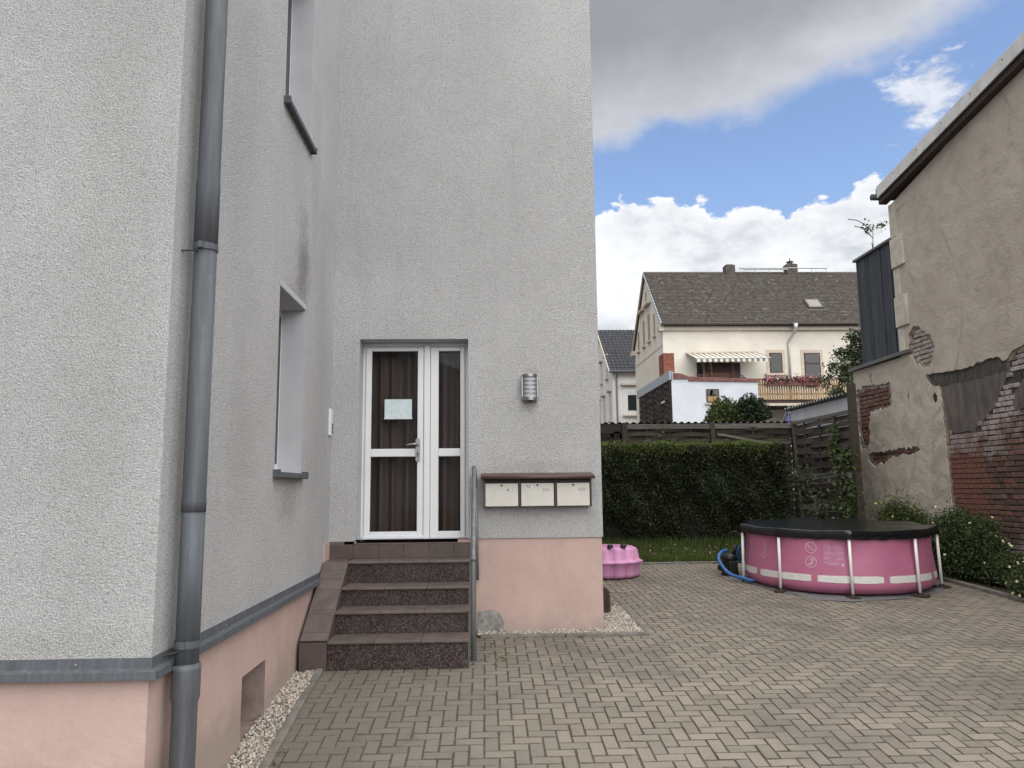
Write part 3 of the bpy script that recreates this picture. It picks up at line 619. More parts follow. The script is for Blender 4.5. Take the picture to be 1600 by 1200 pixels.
# --- downpipe
PX, PY = -1.565, 4.19
dp = thing('downpipe', (PX, PY, -.4), 'weathered grey zinc downpipe with clamps at the wing corner', 'downpipe')
MB().tube([(PX, PY, .5), (PX, PY, 1.41)], .060, 28).build('pipe_section', 'zinc', dp, smooth=True)
MB().tube([(PX, PY, 1.34), (PX, PY, 1.40), (PX, PY, 1.42), (PX+.001, PY, 2.79)], [.063, .063, .0605, .0605], 28).build('pipe_section', 'zinc', dp, smooth=True)
MB().tube([(PX, PY, 2.78), (PX, PY, 3.18), (PX, PY, 3.2), (PX, PY, TOP-.2)], [.064, .064, .061, .061], 28).build('pipe_section', 'zinc', dp, smooth=True)
MB().tube([(PX, PY, -.9), (PX, PY, .36), (PX, PY, .39), (PX, PY, .53), (PX, PY, .555), (PX, PY, .562), (PX, PY, .55)], [.063, .063, .072, .072, .0735, .068, .062], 28, False).build('standpipe', 'standpipe', dp, smooth=True)
for z in (.66, 2.80, 6.0):
    cl = MB().lathe((PX, PY, z-.018), [(.0625, 0), (.067, 0), (.067, .036), (.0625, .036), (.0625, 0)], 28).build('clamp', 'zinc', dp)
    MB().tube([(PX-.02, PY-.06, z-.03), (XW-.03, PY-.11, z-.05)], .0055, 8).build('wall_pin', 'ink', cl)
    B(PX-.012, PX+.012, PY-.083, PY-.064, z-.017, z+.017).build('clamp_lug', 'zinc', cl)
# --- mailboxes
mb_ = thing('mailbox_unit', (.55, 8.25, 1.2), 'brown mailbox rack with three cream doors under a shared hood', 'mailbox')
hd = MB(); hd.prism([(8.27, 1.612), (8.05, 1.578), (8.035, 1.55), (8.05, 1.542), (8.07, 1.552), (8.27, 1.575)], 'x', -.047, 1.145); hd.build('hood', 'mail_brown', mb_, bevel=.003)
MB().tube([(-.05, 8.045, 1.558), (1.148, 8.045, 1.558)], .017, 10).build('hood_lip', 'mail_brown', mb_, smooth=True)
bx = MB(); bx.box(-.02, 1.118, 8.14, 8.27, 1.252, 1.57); bx.build('carcass', 'mail_dark', mb_, bevel=.003)
for a in (-.021, .352, .731, 1.107): B(a, a+.013, 8.112, 8.145, 1.25, 1.555).build('divider', 'mail_brown', mb_)
for i, x in enumerate((-.005, .373, .753)):
    dd = B(x, x+.346, 8.118, 8.142, 1.257, 1.497).build('mailbox_door', 'mail_cream', mb_, bevel=.004)
    fp = B(x, x+.346, 8.128, 8.145, 1.503, 1.535).build('letter_flap', 'mail_dark', mb_, bevel=.003)
    MB().tube([(x+.172, 8.12, 1.476), (x+.172, 8.110, 1.476)], .0105, 14).build('lock', 'ink', dd)
    B(x+.23, x+.293, 8.1145, 8.1175, 1.418, 1.440).build('name_frame', 'ink', dd); B(x+(.243 if i == 0 else .233), x+.290, 8.1125, 8.1142, 1.421, 1.437).build('name_card', 'mail_cream' if i else 'pvc_white', dd)
    if i == 1:
        sk = B(x+.045, x+.115, 8.1155, 8.1175, 1.444, 1.484).build('sticker', 'pvc_white', dd)
        for (u, v, L) in ((.050, 1.474, .034), (.088, 1.476, .014), (.052, 1.457, .020), (.075, 1.455, .026), (.085, 1.448, .006)): B(x+u, x+u+L, 8.114, 8.1153, v-.0035, v+.0035).build('print_line', 'ink', sk)
# --- wall lamp
lm = thing('wall_lamp', (.484, 8.25, 2.38), 'steel half round wall lamp with slatted frosted glass', 'lamp')
lc = (.484, 8.23, 0)
B(.402, .566, 8.222, 8.25, 2.388, 2.672).build('back_plate', 'aluminium', lm, bevel=.003)
MB().lathe(lc, [(.073, 2.41), (.073, 2.65)], 24, PI, 2*PI).build('glass', 'lamp_frost', lm, smooth=True)
for z0, z1 in ((2.385, 2.425), (2.642, 2.677)): MB().lathe(lc, [(0, z0), (.083, z0), (.085, z0+.004), (.085, z1-.004), (.083, z1), (0, z1)], 28, PI, 2*PI).build('end_cap', 'steel', lm, bevel=0)
for k in range(4): MB().lathe(lc, [(.074, 2.464+k*.045), (.081, 2.464+k*.045), (.081, 2.470+k*.045), (.074, 2.470+k*.045)], 24, PI, 2*PI).build('slat', 'steel', lm)
for sgn in (-1, 1): B(.484+sgn*.082-.008, .484+sgn*.082+.008, 8.185, 8.232, 2.425, 2.642).build('side_strip', 'aluminium', lm)
MB().lathe((.49, 8.19, 2.372), [(0, -.006), (.018, 0), (.022, .014)], 14).build('sensor', 'ink', lm, smooth=True)
# --- doorbell panel on the wing side
db = thing('doorbell_panel', (-1.655, 8.13, 2.02), 'slim white doorbell panel with dark buttons near the inner corner', 'doorbell')
B(XW+.0, XW+.028, 8.085, 8.195, 2.02, 2.30).build('housing', 'pvc_white', db, bevel=.006)
for k in range(3): B(XW+.026, XW+.034, 8.15, 8.185, 2.045+k*.038, 2.073+k*.038).build('button', 'black_plastic', db, bevel=.002)
# --- rusty plate beside the house corner
rpz = thing('metal_plate', (1.33, 9.3, -.05), 'dark brown upright metal plate standing behind the house corner', 'plate')
MB().prism([(1.26, -.08), (1.44, -.10), (1.44, .24), (1.41, .27), (1.26, .31)], 'y', 9.13, 9.16).build('plate', 'rust_brown', rpz, bevel=.004); B(1.41, 1.447, 9.12, 9.128, -.1, .2).build('fold', 'rust_brown', rpz)
# ================================================================== POOL
PC = (5.10, 11.19); PR = 1.40; PZ = gz(PC[1]); TILT = .024
def pz(x, y, h): return PZ+h+(y-PC[1])*TILT
mt = MB(); mo = []
for i in range(40):
    a = 2*PI*i/40; r = 1.36+.05*math.sin(3*a+1)+.03*math.sin(7*a)+(.22 if -2.3 < a-2*PI < -1.75 else 0); mo.append((PC[0]+r*math.cos(a), PC[1]+r*math.sin(a)))
mt.v = [(x, y, gz(y)+.006+.006*math.sin(x*9+y*5)) for x, y in mo]+[(PC[0], PC[1], gz(PC[1])+.008)]; mt.f = [(i, (i+1) % 40, 40) for i in range(40)]
tag(mt.build('ground_mat', 'mat_grey'), 'thin grey ground sheet with curled edges spread under the pink pool', 'ground sheet')
pool = thing('frame_pool', (PC[0], PC[1], PZ), 'round pink frame pool with white legs and reflective bands in the courtyard', 'pool')
LEG = [rad(-27+40*i) for i in range(9)]
def liner_r(a, h):
    k = min(abs((a-l+PI) % (2*PI)-PI) for l in LEG)/rad(20)      # 0 at a leg, 1 between legs
    belly = math.sin(PI*min(1, max(0, h/.78)))**.7
    r = 1.205+.075*max(0, 1-h/.55)**1.2 + .035*belly
    if h < .12: r -= .10*(1-h/.12)**2
    r += (.006*math.sin(a*61+3*math.sin(h*9))+.004*math.sin(a*97+h*14))*(max(0, (h-.45)/.35)+.5*max(0, 1-h/.15))
    if h > .5: r -= .03*k*k*(h-.5)/.3-.035*(h-.5)/.3
    return r
NL, hs = 144, [0, .02, .05, .09, .14, .2, .28, .36, .44, .52, .6, .68, .76, .80]
ln = MB()
for h in hs:
    for i in range(NL): a = 2*PI*i/NL; r = liner_r(a, h); x, y = PC[0]+r*math.cos(a), PC[1]+r*math.sin(a); ln.v.append((x, y, pz(x, y, h+.012)))
for j in range(len(hs)-1):
    for i in range(NL): ln.f.append((j*NL+i, j*NL+(i+1) % NL, (j+1)*NL+(i+1) % NL, (j+1)*NL+i))
liner = ln.build('liner', 'pool_pink', pool, smooth=True)
def onliner(a, h, off): r = liner_r(a, h)+off; x, y = PC[0]+r*math.cos(a), PC[1]+r*math.sin(a); return (x, y, pz(x, y, h+.012))
def patch(name, m, a0, a1, h0, h1, off=.004, na=14, nh=2, wob=0., par=None):
    q = MB()
    for j in range(nh+1):
        for i in range(na+1):
            u = i/na; e = .006*(abs(2*u-1)**16)*(1 if j == 0 else -1 if j == nh else 0); a = a0+(a1-a0)*u
            q.v.append(onliner(a, h0+(h1-h0)*j/nh+e*abs(h1-h0)/.09+wob*math.sin(a*23+j), off))
    for j in range(nh):
        for i in range(na): b = j*(na+1)+i; q.f.append((b, b+1, b+na+2, b+na+1))
    return q.build(name, m, par or liner, smooth=True)
for l in LEG: patch('reflective_band', 'pool_tape', l-rad(18.2), l+rad(18.2), .150, .240, .006, wob=.0015)
for i, l in enumerate(LEG):
    x, y = PC[0]+1.332*math.cos(l), PC[1]+1.332*math.sin(l); xt, yt = PC[0]+1.314*math.cos(l), PC[1]+1.314*math.sin(l); z0 = gz(y)+(.035 if math.sin(l) < -.2 else .01)
    lg = MB().tube([(x, y, z0), (xt, yt, pz(xt, yt, .80))], .0195, 14).build('leg', 'white_tube', pool, smooth=True)
    MB().tube([(x, y, z0-.008), (x, y, z0+.02)], [.034, .027], 14).build('foot_cap', 'black_plastic', lg)
    l2 = LEG[(i+1) % 9]; MB().tube([(PC[0]+1.285*math.cos(q_), PC[1]+1.285*math.sin(q_), pz(0, PC[1]+1.285*math.sin(q_), .79)) for q_ in (l, l2)], .02, 10).build('rim_tube', 'white_tube', pool, smooth=True)
    if math.sin(l) < -.2:
        sn = ['left', 'middle', 'right']; c, s_ = math.cos(l+.3), math.sin(l+.3)
        pts = [(x+c*u-s_*v, y+s_*u+c*v) for u, v in ((-.10, -.06), (.10, -.06), (.10, .06), (-.10, .06))]
        lab = {5: 'small', 6: 'x'}.get(i, '')
        px_ = scr((x, y, z0))[0]
        lb = 'flat brown slab under the pool leg nearest the blue hoses' if px_ < 1260 else 'flat brown slab under the middle front leg of the pool' if px_ < 1380 else 'flat brown slab under the right front leg of the pool' if px_ < 1455 else 'flat brown slab under the pool leg beside the flowering shrub'
        tag(MB().hexa([(u, v, gz(v)+.002) for u, v in pts]+[(u, v, gz(v)+.030) for u, v in pts]).build('foot_slab', 'rust_brown', bevel=.006), lb, 'slab', 'slabs under the pool legs')
# printed marks on the liner: two round warning signs, a text panel, a flower ornament
def stroke(name, pts, wd, m='pool_print', par=None, off=.0065):
    q = MB()
    for i, (a, h) in enumerate(pts):
        a2, h2 = pts[min(i+1, len(pts)-1)]; a1, h1 = pts[max(i-1, 0)]; da, dh = (a2-a1)*1.245, h2-h1; L = math.hypot(da, dh) or 1; na, nh = -dh/L*wd/2/1.245, da/L*wd/2
        q.v += [onliner(a+na, h+nh, off), onliner(a-na, h-nh, off)]
    for i in range(len(pts)-1): q.f.append((2*i, 2*i+1, 2*i+3, 2*i+2))
    return q.build(name, m, par or liner)
A0 = rad(-128.5)
def cpts(a, h, r, n=26, t0=0, t1=2*PI): return [(a+r*math.cos(t0+(t1-t0)*i/n)/1.245, h+r*math.sin(t0+(t1-t0)*i/n)) for i in range(n+1)]
s1 = stroke('warning_sign', cpts(A0, .585, .068), .011); stroke('slash', [(A0-.048/1.245, .633), (A0+.048/1.245, .537)], .010, par=s1); stroke('figure', [(A0-.032/1.245, .61), (A0-.032/1.245, .56), (A0+.015/1.245, .555), (A0+.036/1.245, .57), (A0+.03/1.245, .62), (A0, .605)], .006, par=s1)
s2 = stroke('warning_sign', cpts(A0-.003, .40, .068), .010); stroke('figure', [(A0+.035/1.245, .445), (A0+.012/1.245, .40), (A0-.02/1.245, .375), (A0-.045/1.245, .355)], .013, par=s2); stroke('figure', [(A0-.02/1.245, .42), (A0+.01/1.245, .445), (A0+.03/1.245, .435)], .012, par=s2)
stroke('figure', [(A0-.01/1.245, .36), (A0+.02/1.245, .39)], .012, par=s2)
A1, A2 = rad(-121.5), rad(-109.5)
pn = patch('text_panel', 'pool_panel', A1, A2, .415, .635, .004, 16, 3)
for k in range(9):
    a = A1+.012
    while a < A2-.02:
        L = random.uniform(.02, .07); b = min(a+L, A2-.01); 
        if k > 6 and random.random() < .4: a = b+.01; continue
        stroke('print_line', [(a, .62-k*.0215), (b, .62-k*.0215)], .005, 'pool_print' if k % 3 else 'pool_panel', pn, .0062); a = b+.008
stroke('print_line', [(A1, .402), (A2-.05, .398)], .009, par=pn); stroke('print_line', [(A1+.045, .380), (A2-.07, .377)], .008, par=pn); stroke('print_mark', [(A2-.035, .395), (A2-.012, .36)], .014, par=pn); stroke('print_mark', [(A2-.012, .395), (A2-.035, .36)], .014, par=pn)
for k in range(3): stroke('ornament', cpts(rad(-162)+.012*(k % 2), .60-k*.085, .038, 12), .008); stroke('ornament', cpts(rad(-161)+.014*(k % 2), .60-k*.085, .018, 8), .007)
# --- pool cover
NC = 216; cv = MB(); prof = []
rr = [0, .2, .4, .6, .75, .87, .95, 1.0]
for j, f in enumerate(rr):
    for i in range(NC):
        a = 2*PI*i/NC; kk = min(abs((a-l+PI) % (2*PI)-PI) for l in LEG)/rad(20); R = 1.35*(math.cos(rad(20))/math.cos(rad(20*(1-kk)))); r = f*R; x, y = PC[0]+r*math.cos(a), PC[1]+r*math.sin(a)
        fold = .0075*math.exp(-((f-.84)/.14)**2)*math.exp(-(kk*2.2)**2)*math.sin(a*108)
        cv.v.append((x, y, pz(x, y, (.84-.030*(1-f)-.020*kk*f**4)+fold+.008*math.sin(x*5)*math.sin(y*4)*(1-f))))
for drop, dr in ((.006, .004), (.05, .008), (.09, .006), (.118, .0)):
    for i in range(NC):
        a = 2*PI*i/NC; kk = min(abs((a-l+PI) % (2*PI)-PI) for l in LEG)/rad(20); R = 1.35*(math.cos(rad(20))/math.cos(rad(20*(1-kk))))+dr+.004*math.sin(a*37+drop*60)*(drop > .02); x, y = PC[0]+R*math.cos(a), PC[1]+R*math.sin(a)
        cv.v.append((x, y, pz(x, y, .84-drop-.020*kk+.012*kk*(drop > .06)+.004*math.sin(a*29+drop*90)*(drop > .03))))
for j in range(len(rr)+3):
    for i in range(NC):
        if j == 0: cv.f.append((i, NC+i, NC+(i+1) % NC))
        else: cv.f.append((j*NC+i, j*NC+(i+1) % NC, (j+1)*NC+(i+1) % NC, (j+1)*NC+i))
tag(cv.build('pool_cover', 'cover_film', smooth=True), 'black plastic film cover pulled tight over the pink pool', 'pool cover')
# --- filter pump with hoses
pq = thing('filter_pump', (3.62, 12.05, gz(12.05)), 'black filter pump with two blue hoses at the left of the pool', 'pump'); zq = gz(12.05)
MB().lathe((3.66, 11.98, zq), [(0, .0), (.13, .0), (.135, .03), (.125, .05), (.12, .22), (.135, .24), (.135, .28), (.12, .30), (.05, .33), (0, .33)], 22).build('filter_housing', 'black_plastic', pq, smooth=True)
MB().box(3.60, 3.74, 11.82, 11.90, zq+.02, zq+.22).build('motor', 'black_plastic', pq, bevel=.02); MB().tube([(3.56, 11.92, zq+.12), (3.46, 11.86, zq+.12)], [.05, .05]).build('motor', 'black_plastic', pq, bevel=.01)
MB().tube([(3.72, 11.95, zq+.30), (3.75, 11.93, zq+.46)], .03).build('inlet', 'black_plastic', pq, smooth=True)
wob = lambda P_, n_: [Vector(P_[0])]+[None]*0
def spline(P_, n_=8):
    P_ = [Vector(p) for p in P_]; P_ = [2*P_[0]-P_[1]]+P_+[2*P_[-1]-P_[-2]]; o = []
    for i in range(1, len(P_)-2):
        for k in range(n_):
            t_ = k/n_; a, b, c, d_ = P_[i-1:i+3]; o.append(.5*((2*b)+(c-a)*t_+(2*a-5*b+4*c-d_)*t_*t_+(3*b-a-3*c+d_)*t_**3))
    return o+[P_[-2]]
h1 = spline([(3.60, 11.9, zq+.38), (3.45, 11.72, zq+.36), (3.38, 11.6, zq+.26), (3.46, 11.42, zq+.09), (3.62, 11.2, zq+.03), (3.75, 11.12, zq+.02), (3.84, 11.13, zq+.14), (3.90, 11.18, zq+.32), (3.98, 11.18, zq+.40)], 14)
MB().tube(h1, [.0235+.0022*(i % 2) for i in range(len(h1))], 12).build('hose', 'hose_blue', pq, smooth=True)
h2 = spline([(3.80, 11.9, zq+.20), (3.72, 11.75, zq+.36), (3.78, 11.62, zq+.50), (3.92, 11.55, zq+.50), (4.02, 11.5, zq+.42)], 14)
MB().tube(h2, [.0235+.0022*(i % 2) for i in range(len(h2))], 12).build('hose', 'hose_blue', pq, smooth=True)
MB().tube([(3.94, 11.185, zq+.39), (3.985, 11.18, zq+.41)], .028).build('hose_clip', 'aluminium', pq)
MB().tube(spline([(3.62, 12.1, zq+.03), (3.55, 12.06, zq+.40), (3.68, 11.9, zq+.66), (3.85, 11.85, zq+.60)]), .008, 8).build('cable', 'black_plastic', pq, smooth=True)
pq.location.x += .12
# ================================================================== SANDBOX
sb = thing('sandbox_shell', (1.90, 12.05, gz(12.05)), 'pink plastic scalloped sandbox with lid half hidden behind the house corner', 'sandbox')
def shell(prof_, name, n_=168):
    m_ = MB(); 
    for (r, z, am) in prof_:
        for i in range(n_): a = 2*PI*i/n_; R = r*(1-am*(1-abs(math.sin(a*6))**.55)); m_.v.append((1.90+R*math.cos(a), 12.05+R*math.sin(a)*.95, gz(12.05)+z))
    for j in range(len(prof_)-1):
        for i in range(n_): m_.f.append((j*n_+i, j*n_+(i+1) % n_, (j+1)*n_+(i+1) % n_, (j+1)*n_+i))
    m_.f.append(tuple((len(prof_)-1)*n_+i for i in range(n_))); return m_.build(name, 'sand_pink', sb, smooth=True)
shell([(.42, .0, .1), (.47, .02, .13), (.48, .06, .13), (.49, .20, .13), (.515, .215, .08), (.53, .222, .05), (.53, .232, .05)], 'tub')
lid = shell([(.535, .233, .05), (.535, .243, .05), (.50, .255, .1), (.475, .28, .13), (.455, .40, .14), (.43, .435, .13), (.38, .455, .1), (.30, .465, .05), (.2, .468, 0), (.0, .47, 0)], 'lid')
for (x, y) in ((1.93, 11.72), (1.72, 11.66)): MB().lathe((x+.15, y, gz(12.05)+.455), [(.045, 0), (.047, .03), (.035, .05), (0, .055)], 12).build('knob', 'black_plastic', lid, smooth=True)
# ================================================================== LAWN, HEDGE
lw = MB(); 
for j in range(9):
    for i in range(2): y = 13.31+j*.6; lw.v.append(((1.2, 7.5)[i], y, gz(y)+.0))
for j in range(8): lw.f.append((2*j, 2*j+1, 2*j+3, 2*j+2))
tag(lw.build('lawn', 'turf_soil'), kind='structure')
ng = 26000; gx, gy = rng.uniform(1.3, 6.9, ng), 13.33+rng.beta(1, 1.6, ng)*2.0; hh = rng.uniform(.05, .16, ng)*(1+.6*(gy > 14.6)); ga = rng.uniform(0, 2*PI, ng); gw = .006
gzv = np.array([gz(v) for v in gy]); dx, dy = np.cos(ga)*gw, np.sin(ga)*gw; lx, ly = rng.normal(0, .035, ng), rng.normal(0, .035, ng)
gv = np.stack([np.stack([gx-dx, gy-dy, gzv-.01], 1), np.stack([gx+dx, gy+dy, gzv-.01], 1), np.stack([gx+lx, gy+ly, gzv+hh], 1)], 1).reshape(-1, 3)
tag(npmesh('lawn_grass', 'grass', gv, np.arange(3*ng).reshape(-1, 3)), 'narrow strip of rough green grass in front of the clipped hedge', 'grass', kind='stuff')
nd = 160; dpx = rng.uniform(1.5, 5.2, nd); dpy = 13.5+rng.uniform(0, 1.2, nd); v, f = leaves(np.stack([dpx, dpy, np.array([gz(q) for q in dpy])+.11], 1), .022, .9)
tag(npmesh('lawn_daisies', 'petal_pale', v, f), 'tiny white flowers scattered in the grass strip', 'flowers', kind='stuff')
hg = thing('hedge', (4.0, 15.6, gz(15.3)), 'long dark green clipped hedge in front of the wooden fence', 'hedge')
HX0, HX1, HY0, HY1, HZ0, HZ1 = 1.4, 6.05, 15.2, 16.1, .30, 2.27
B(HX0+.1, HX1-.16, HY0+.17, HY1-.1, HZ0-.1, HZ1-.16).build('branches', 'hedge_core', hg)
def lump(x, z): return .06*np.sin(x*3.1+z*2)+.045*np.sin(x*7.7+1.3*z)+.04*np.sin(z*6+x*2)+.03*np.sin(x*13+z*9)
n1 = 44000; x = rng.uniform(HX0, HX1, n1); z = HZ0+(HZ1-HZ0)*rng.uniform(0, 1, n1)**.9; dep = rng.exponential(.07, n1); y = HY0+dep+lump(x, z)+.12*np.clip((.75-(z-HZ0))/.75, 0, 1)
x = np.minimum(x, HX1-.05*np.abs(rng.normal(size=n1))+.03*np.sin(z*8)); P1 = np.stack([x, y, z], 1)
n2 = 9000; y2 = rng.uniform(HY0, HY1, n2); z2 = rng.uniform(HZ0, HZ1, n2); x2 = HX1-rng.exponential(.06, n2)+.05*np.sin(z2*5+y2*3); P2 = np.stack([x2, y2, z2], 1)
v, f = leaves(np.concatenate([P1, P2]), .042, .6, np.array([0, -1., .3]), .35); npmesh('foliage', 'leaf_hedge', v, f, hg)
n3 = 17000; x3 = rng.uniform(HX0, HX1+.02, n3); y3 = HY0-.05+rng.beta(1, 2.2, n3)*(HY1-HY0); z3 = HZ1+.02-rng.exponential(.085, n3)+.03*np.sin(x3*4)+.03*np.sin(x3*11)+.05*rng.random(n3)**6
sx_ = rng.uniform(HX0, HX1, 260); shp = []
for q in sx_:
    h_ = random.uniform(.05, .17); yq = HY0+random.uniform(-.04, .4); lean = random.gauss(0, .04)
    for k_ in range(9): shp.append((q+lean*k_/9+random.gauss(0, .008), yq+random.gauss(0, .008), HZ1-.02+h_*k_/9))
for _ in range(60):
    q, zq_ = random.uniform(HX0, HX1), random.uniform(HZ0+.3, HZ1-.1)
    for k_ in range(7): shp.append((q+random.gauss(0, .012), HY0+lump(q, zq_)-.015*k_, zq_+.018*k_))
v, f = leaves(np.concatenate([np.stack([x3, y3, z3], 1), np.array(shp)]), .040, .55); npmesh('new_shoots', 'leaf_hedge_new', v, f, hg)
# ================================================================== FENCES
def slat(root, a, b, h, m, bulge, th=.010, n_=10, sag=0., ph=0):
    a, b = Vector(a), Vector(b); dr = (b-a); L = dr.length; dr.normalize(); nr = Vector((-dr.y, dr.x, 0)).normalized(); q = MB(); h *= random.uniform(.8, 1.12); tw = random.gauss(0, .006)
    for i in range(n_+1):
        u = i/n_; p = a+dr*L*u+nr*bulge*math.sin(u*PI*3+ph)+Vector((0, 0, sag*math.sin(PI*u)+.004*math.sin(u*9+ph*2)))
        for (o1, o2) in ((-th/2, -h/2), (th/2, -h/2), (th/2, h/2), (-th/2, h/2)): q.v.append(tuple(p+nr*o1+Vector((0, 0, o2))+nr*tw*(1 if o2 > 0 else -1)))
    for i in range(n_):
        for k_ in range(4): q.f.append((4*i+k_, 4*i+(k_+1) % 4, 4*i+4+(k_+1) % 4, 4*i+4+k_))
    q.f += [(0, 1, 2, 3), tuple(4*n_+k_ for k_ in (3, 2, 1, 0))]; return q.build('slat', m, root)
bf = thing('back_fence', (5, 17.3, .4), 'old brown woven slat fence running behind the hedge', 'fence')
FY = 17.3
for (x0, x1, z0) in ((3.24, 5.14, 2.02), (5.26, 7.02, .45)):
    z = z0; i = 0
    while z < 2.74:
        slat(bf, (x0, FY, z+random.gauss(0, .008)), (x1, FY, z+random.gauss(0, .012)), .088, 'weathered_wood', .028, ph=PI*(i % 2), sag=random.gauss(0, .006)-(.05 if 2.25 < z < 2.45 and x0 > 5 else 0)); z += .088; i += 1
    for xv in (x0+.45, (x0+x1)/2, x1-.45): B(xv-.02, xv+.02, FY-.014, FY+.014, z0-.1, 2.74).build('batten', 'weathered_wood', bf)
    B(x0-.02, x1+.02, FY-.035, FY+.0, 2.745, 2.86).build('top_rail', 'weathered_grey', bf, bevel=.006)
for i, z in enumerate((2.30, 2.42, 2.54)): slat(bf, (1.0, FY+.1, z-.15*(i == 0)), (3.0, FY+.1, z), .08, 'weathered_wood', .01)
B(1.0, 3.10, FY-.02, FY+.02, 2.66, 2.84).build('top_rail', 'weathered_wood', bf)
for xp, wd in ((3.17, .06), (5.2, .045), (7.09, .05)): B(xp-wd, xp+wd, FY-.06, FY+.05, .2, 2.90).build('post', 'weathered_wood', bf, bevel=.008)
B(2.93, 3.06, FY-.02, FY+.06, 2.2, 2.7).build('post', 'woven_dark', bf)
slat(bf, (5.3, FY-.06, 2.62), (6.9, FY-.06, 2.33), .05, 'weathered_grey', .0, .02); slat(bf, (5.9, FY-.06, 2.30), (7.0, FY-.06, 2.42), .06, 'weathered_grey', .0, .02); slat(bf, (6.1, FY-.05, 1.52), (7.0, FY-.05, 1.42), .07, 'weathered_grey', .0, .02)
sf = thing('side_fence', (7.0, 15.7, .4), 'leaning woven slat fence panels between the hedge and the old wall', 'fence')
z = 1.76; i = 0
while z < 2.80:
    slat(sf, (6.98, 14.30, z+.0), (6.98, 17.0, z-.02), .112, 'weathered_wood', .03, ph=PI*(i % 2), sag=random.gauss(0, .01)); z += .108; i += 1
z = .40; i = 0
while z < 1.58:
    slat(sf, (7.02, 14.36, z+random.gauss(0, .02)+.05), (6.90, 16.75, z+random.gauss(0, .02)-.03), .085, 'weathered_wood', .028, ph=PI*(i % 2), sag=random.gauss(0, .02)); z += .095; i += 1
slat(sf, (7.0, 14.4, 1.72), (6.95, 16.3, 1.60), .05, 'weathered_grey', .02, .02); slat(sf, (6.94, 15.0, 1.02), (6.9, 16.7, .93), .05, 'weathered_grey', .02, .02)
B(6.94, 7.0, 14.28, 17.02, 2.80, 2.87).build('top_rail', 'weathered_grey', sf, bevel=.006)
for yv in (14.95, 15.65, 16.4): B(6.945, 6.985, yv-.02, yv+.02, 1.72, 2.8).build('batten', 'weathered_wood', sf); B(6.90, 6.94, yv-.02, yv+.02, .38, 1.6).build('batten', 'weathered_wood', sf)
MB().hexa([(6.93, 16.62, .2), (7.03, 16.62, .2), (7.03, 16.74, .2), (6.93, 16.74, .2), (6.97, 17.0, 2.9), (7.07, 17.0, 2.9), (7.07, 17.12, 2.9), (6.97, 17.12, 2.9)]).build('post', 'weathered_grey', sf, bevel=.008)
B(6.93, 7.06, 14.16, 14.29, .2, 3.36).build('post', 'weathered_wood', sf, bevel=.01)
MB().hexa([(6.88, 16.45, .3), (6.94, 16.45, .3), (6.94, 16.52, .3), (6.88, 16.52, .3), (6.88, 16.68, 1.6), (6.94, 16.68, 1.6), (6.94, 16.75, 1.6), (6.88, 16.75, 1.6)]).build('brace', 'weathered_grey', sf, bevel=.005)
# vines
def vine(name, curves, nl, size, label, spread=.10, m='leaf_vine'):
    r = thing(name, curves[0][0], label, 'vine'); st_ = MB(); P_ = []
    for c in curves:
        sp = spline(c, 10); st_.tube(sp, .006, 5)
        for _ in range(nl//len(curves)): q = random.choice(sp); P_.append((q.x+random.gauss(0, spread*.6), q.y+random.gauss(0, spread), q.z+random.gauss(0, spread)))
    st_.build('stem', 'bark', r); v, f = leaves(np.array(P_), size, .7, np.array([-.6, -.8, .2]), .45); npmesh('foliage', m, v, f, r)
vine('climbing_vine', [[(6.9, 14.5, .5), (6.9, 14.45, 1.2), (6.9, 14.5, 1.9), (6.92, 14.4, 2.05)], [(6.9, 14.55, .6), (6.88, 14.75, 1.5), (6.88, 14.85, 2.2), (6.9, 14.75, 2.62)], [(6.9, 14.3, .8), (6.92, 14.25, 1.4), (6.92, 14.22, 2.0)]], 560, .085, 'leafy green vine climbing the fence next to the old wall')
vine('climbing_vine', [[(6.85, 15.9, .5), (6.84, 15.6, .9), (6.84, 15.2, 1.0), (6.84, 14.8, 1.1)], [(6.85, 16.2, 1.1), (6.84, 16.35, 1.6), (6.86, 16.5, 1.75)], [(6.84, 15.7, .5), (6.84, 15.0, .6)]], 800, .07, 'sparse dark vine tangled over the lower sagging fence panel', .2, 'leaf_shrub')
vine('climbing_vine', [[(3.9, 17.2, 2.0), (3.95, 17.2, 2.4), (4.0, 17.22, 2.6)], [(4.3, 17.2, 2.0), (4.4, 17.2, 2.5)], [(3.6, 17.2, 2.1), (3.62, 17.2, 2.35)]], 170, .06, 'few thin shoots above the hedge top against the back fence', .08, 'leaf_shrub')
# ================================================================== NEIGHBOUR BUILDING (right)
nb = thing('old_neighbour_building', (7.6, 12, 0), 'old beige plastered building with patches of bare brick at the right', 'building')
WX = 7.62
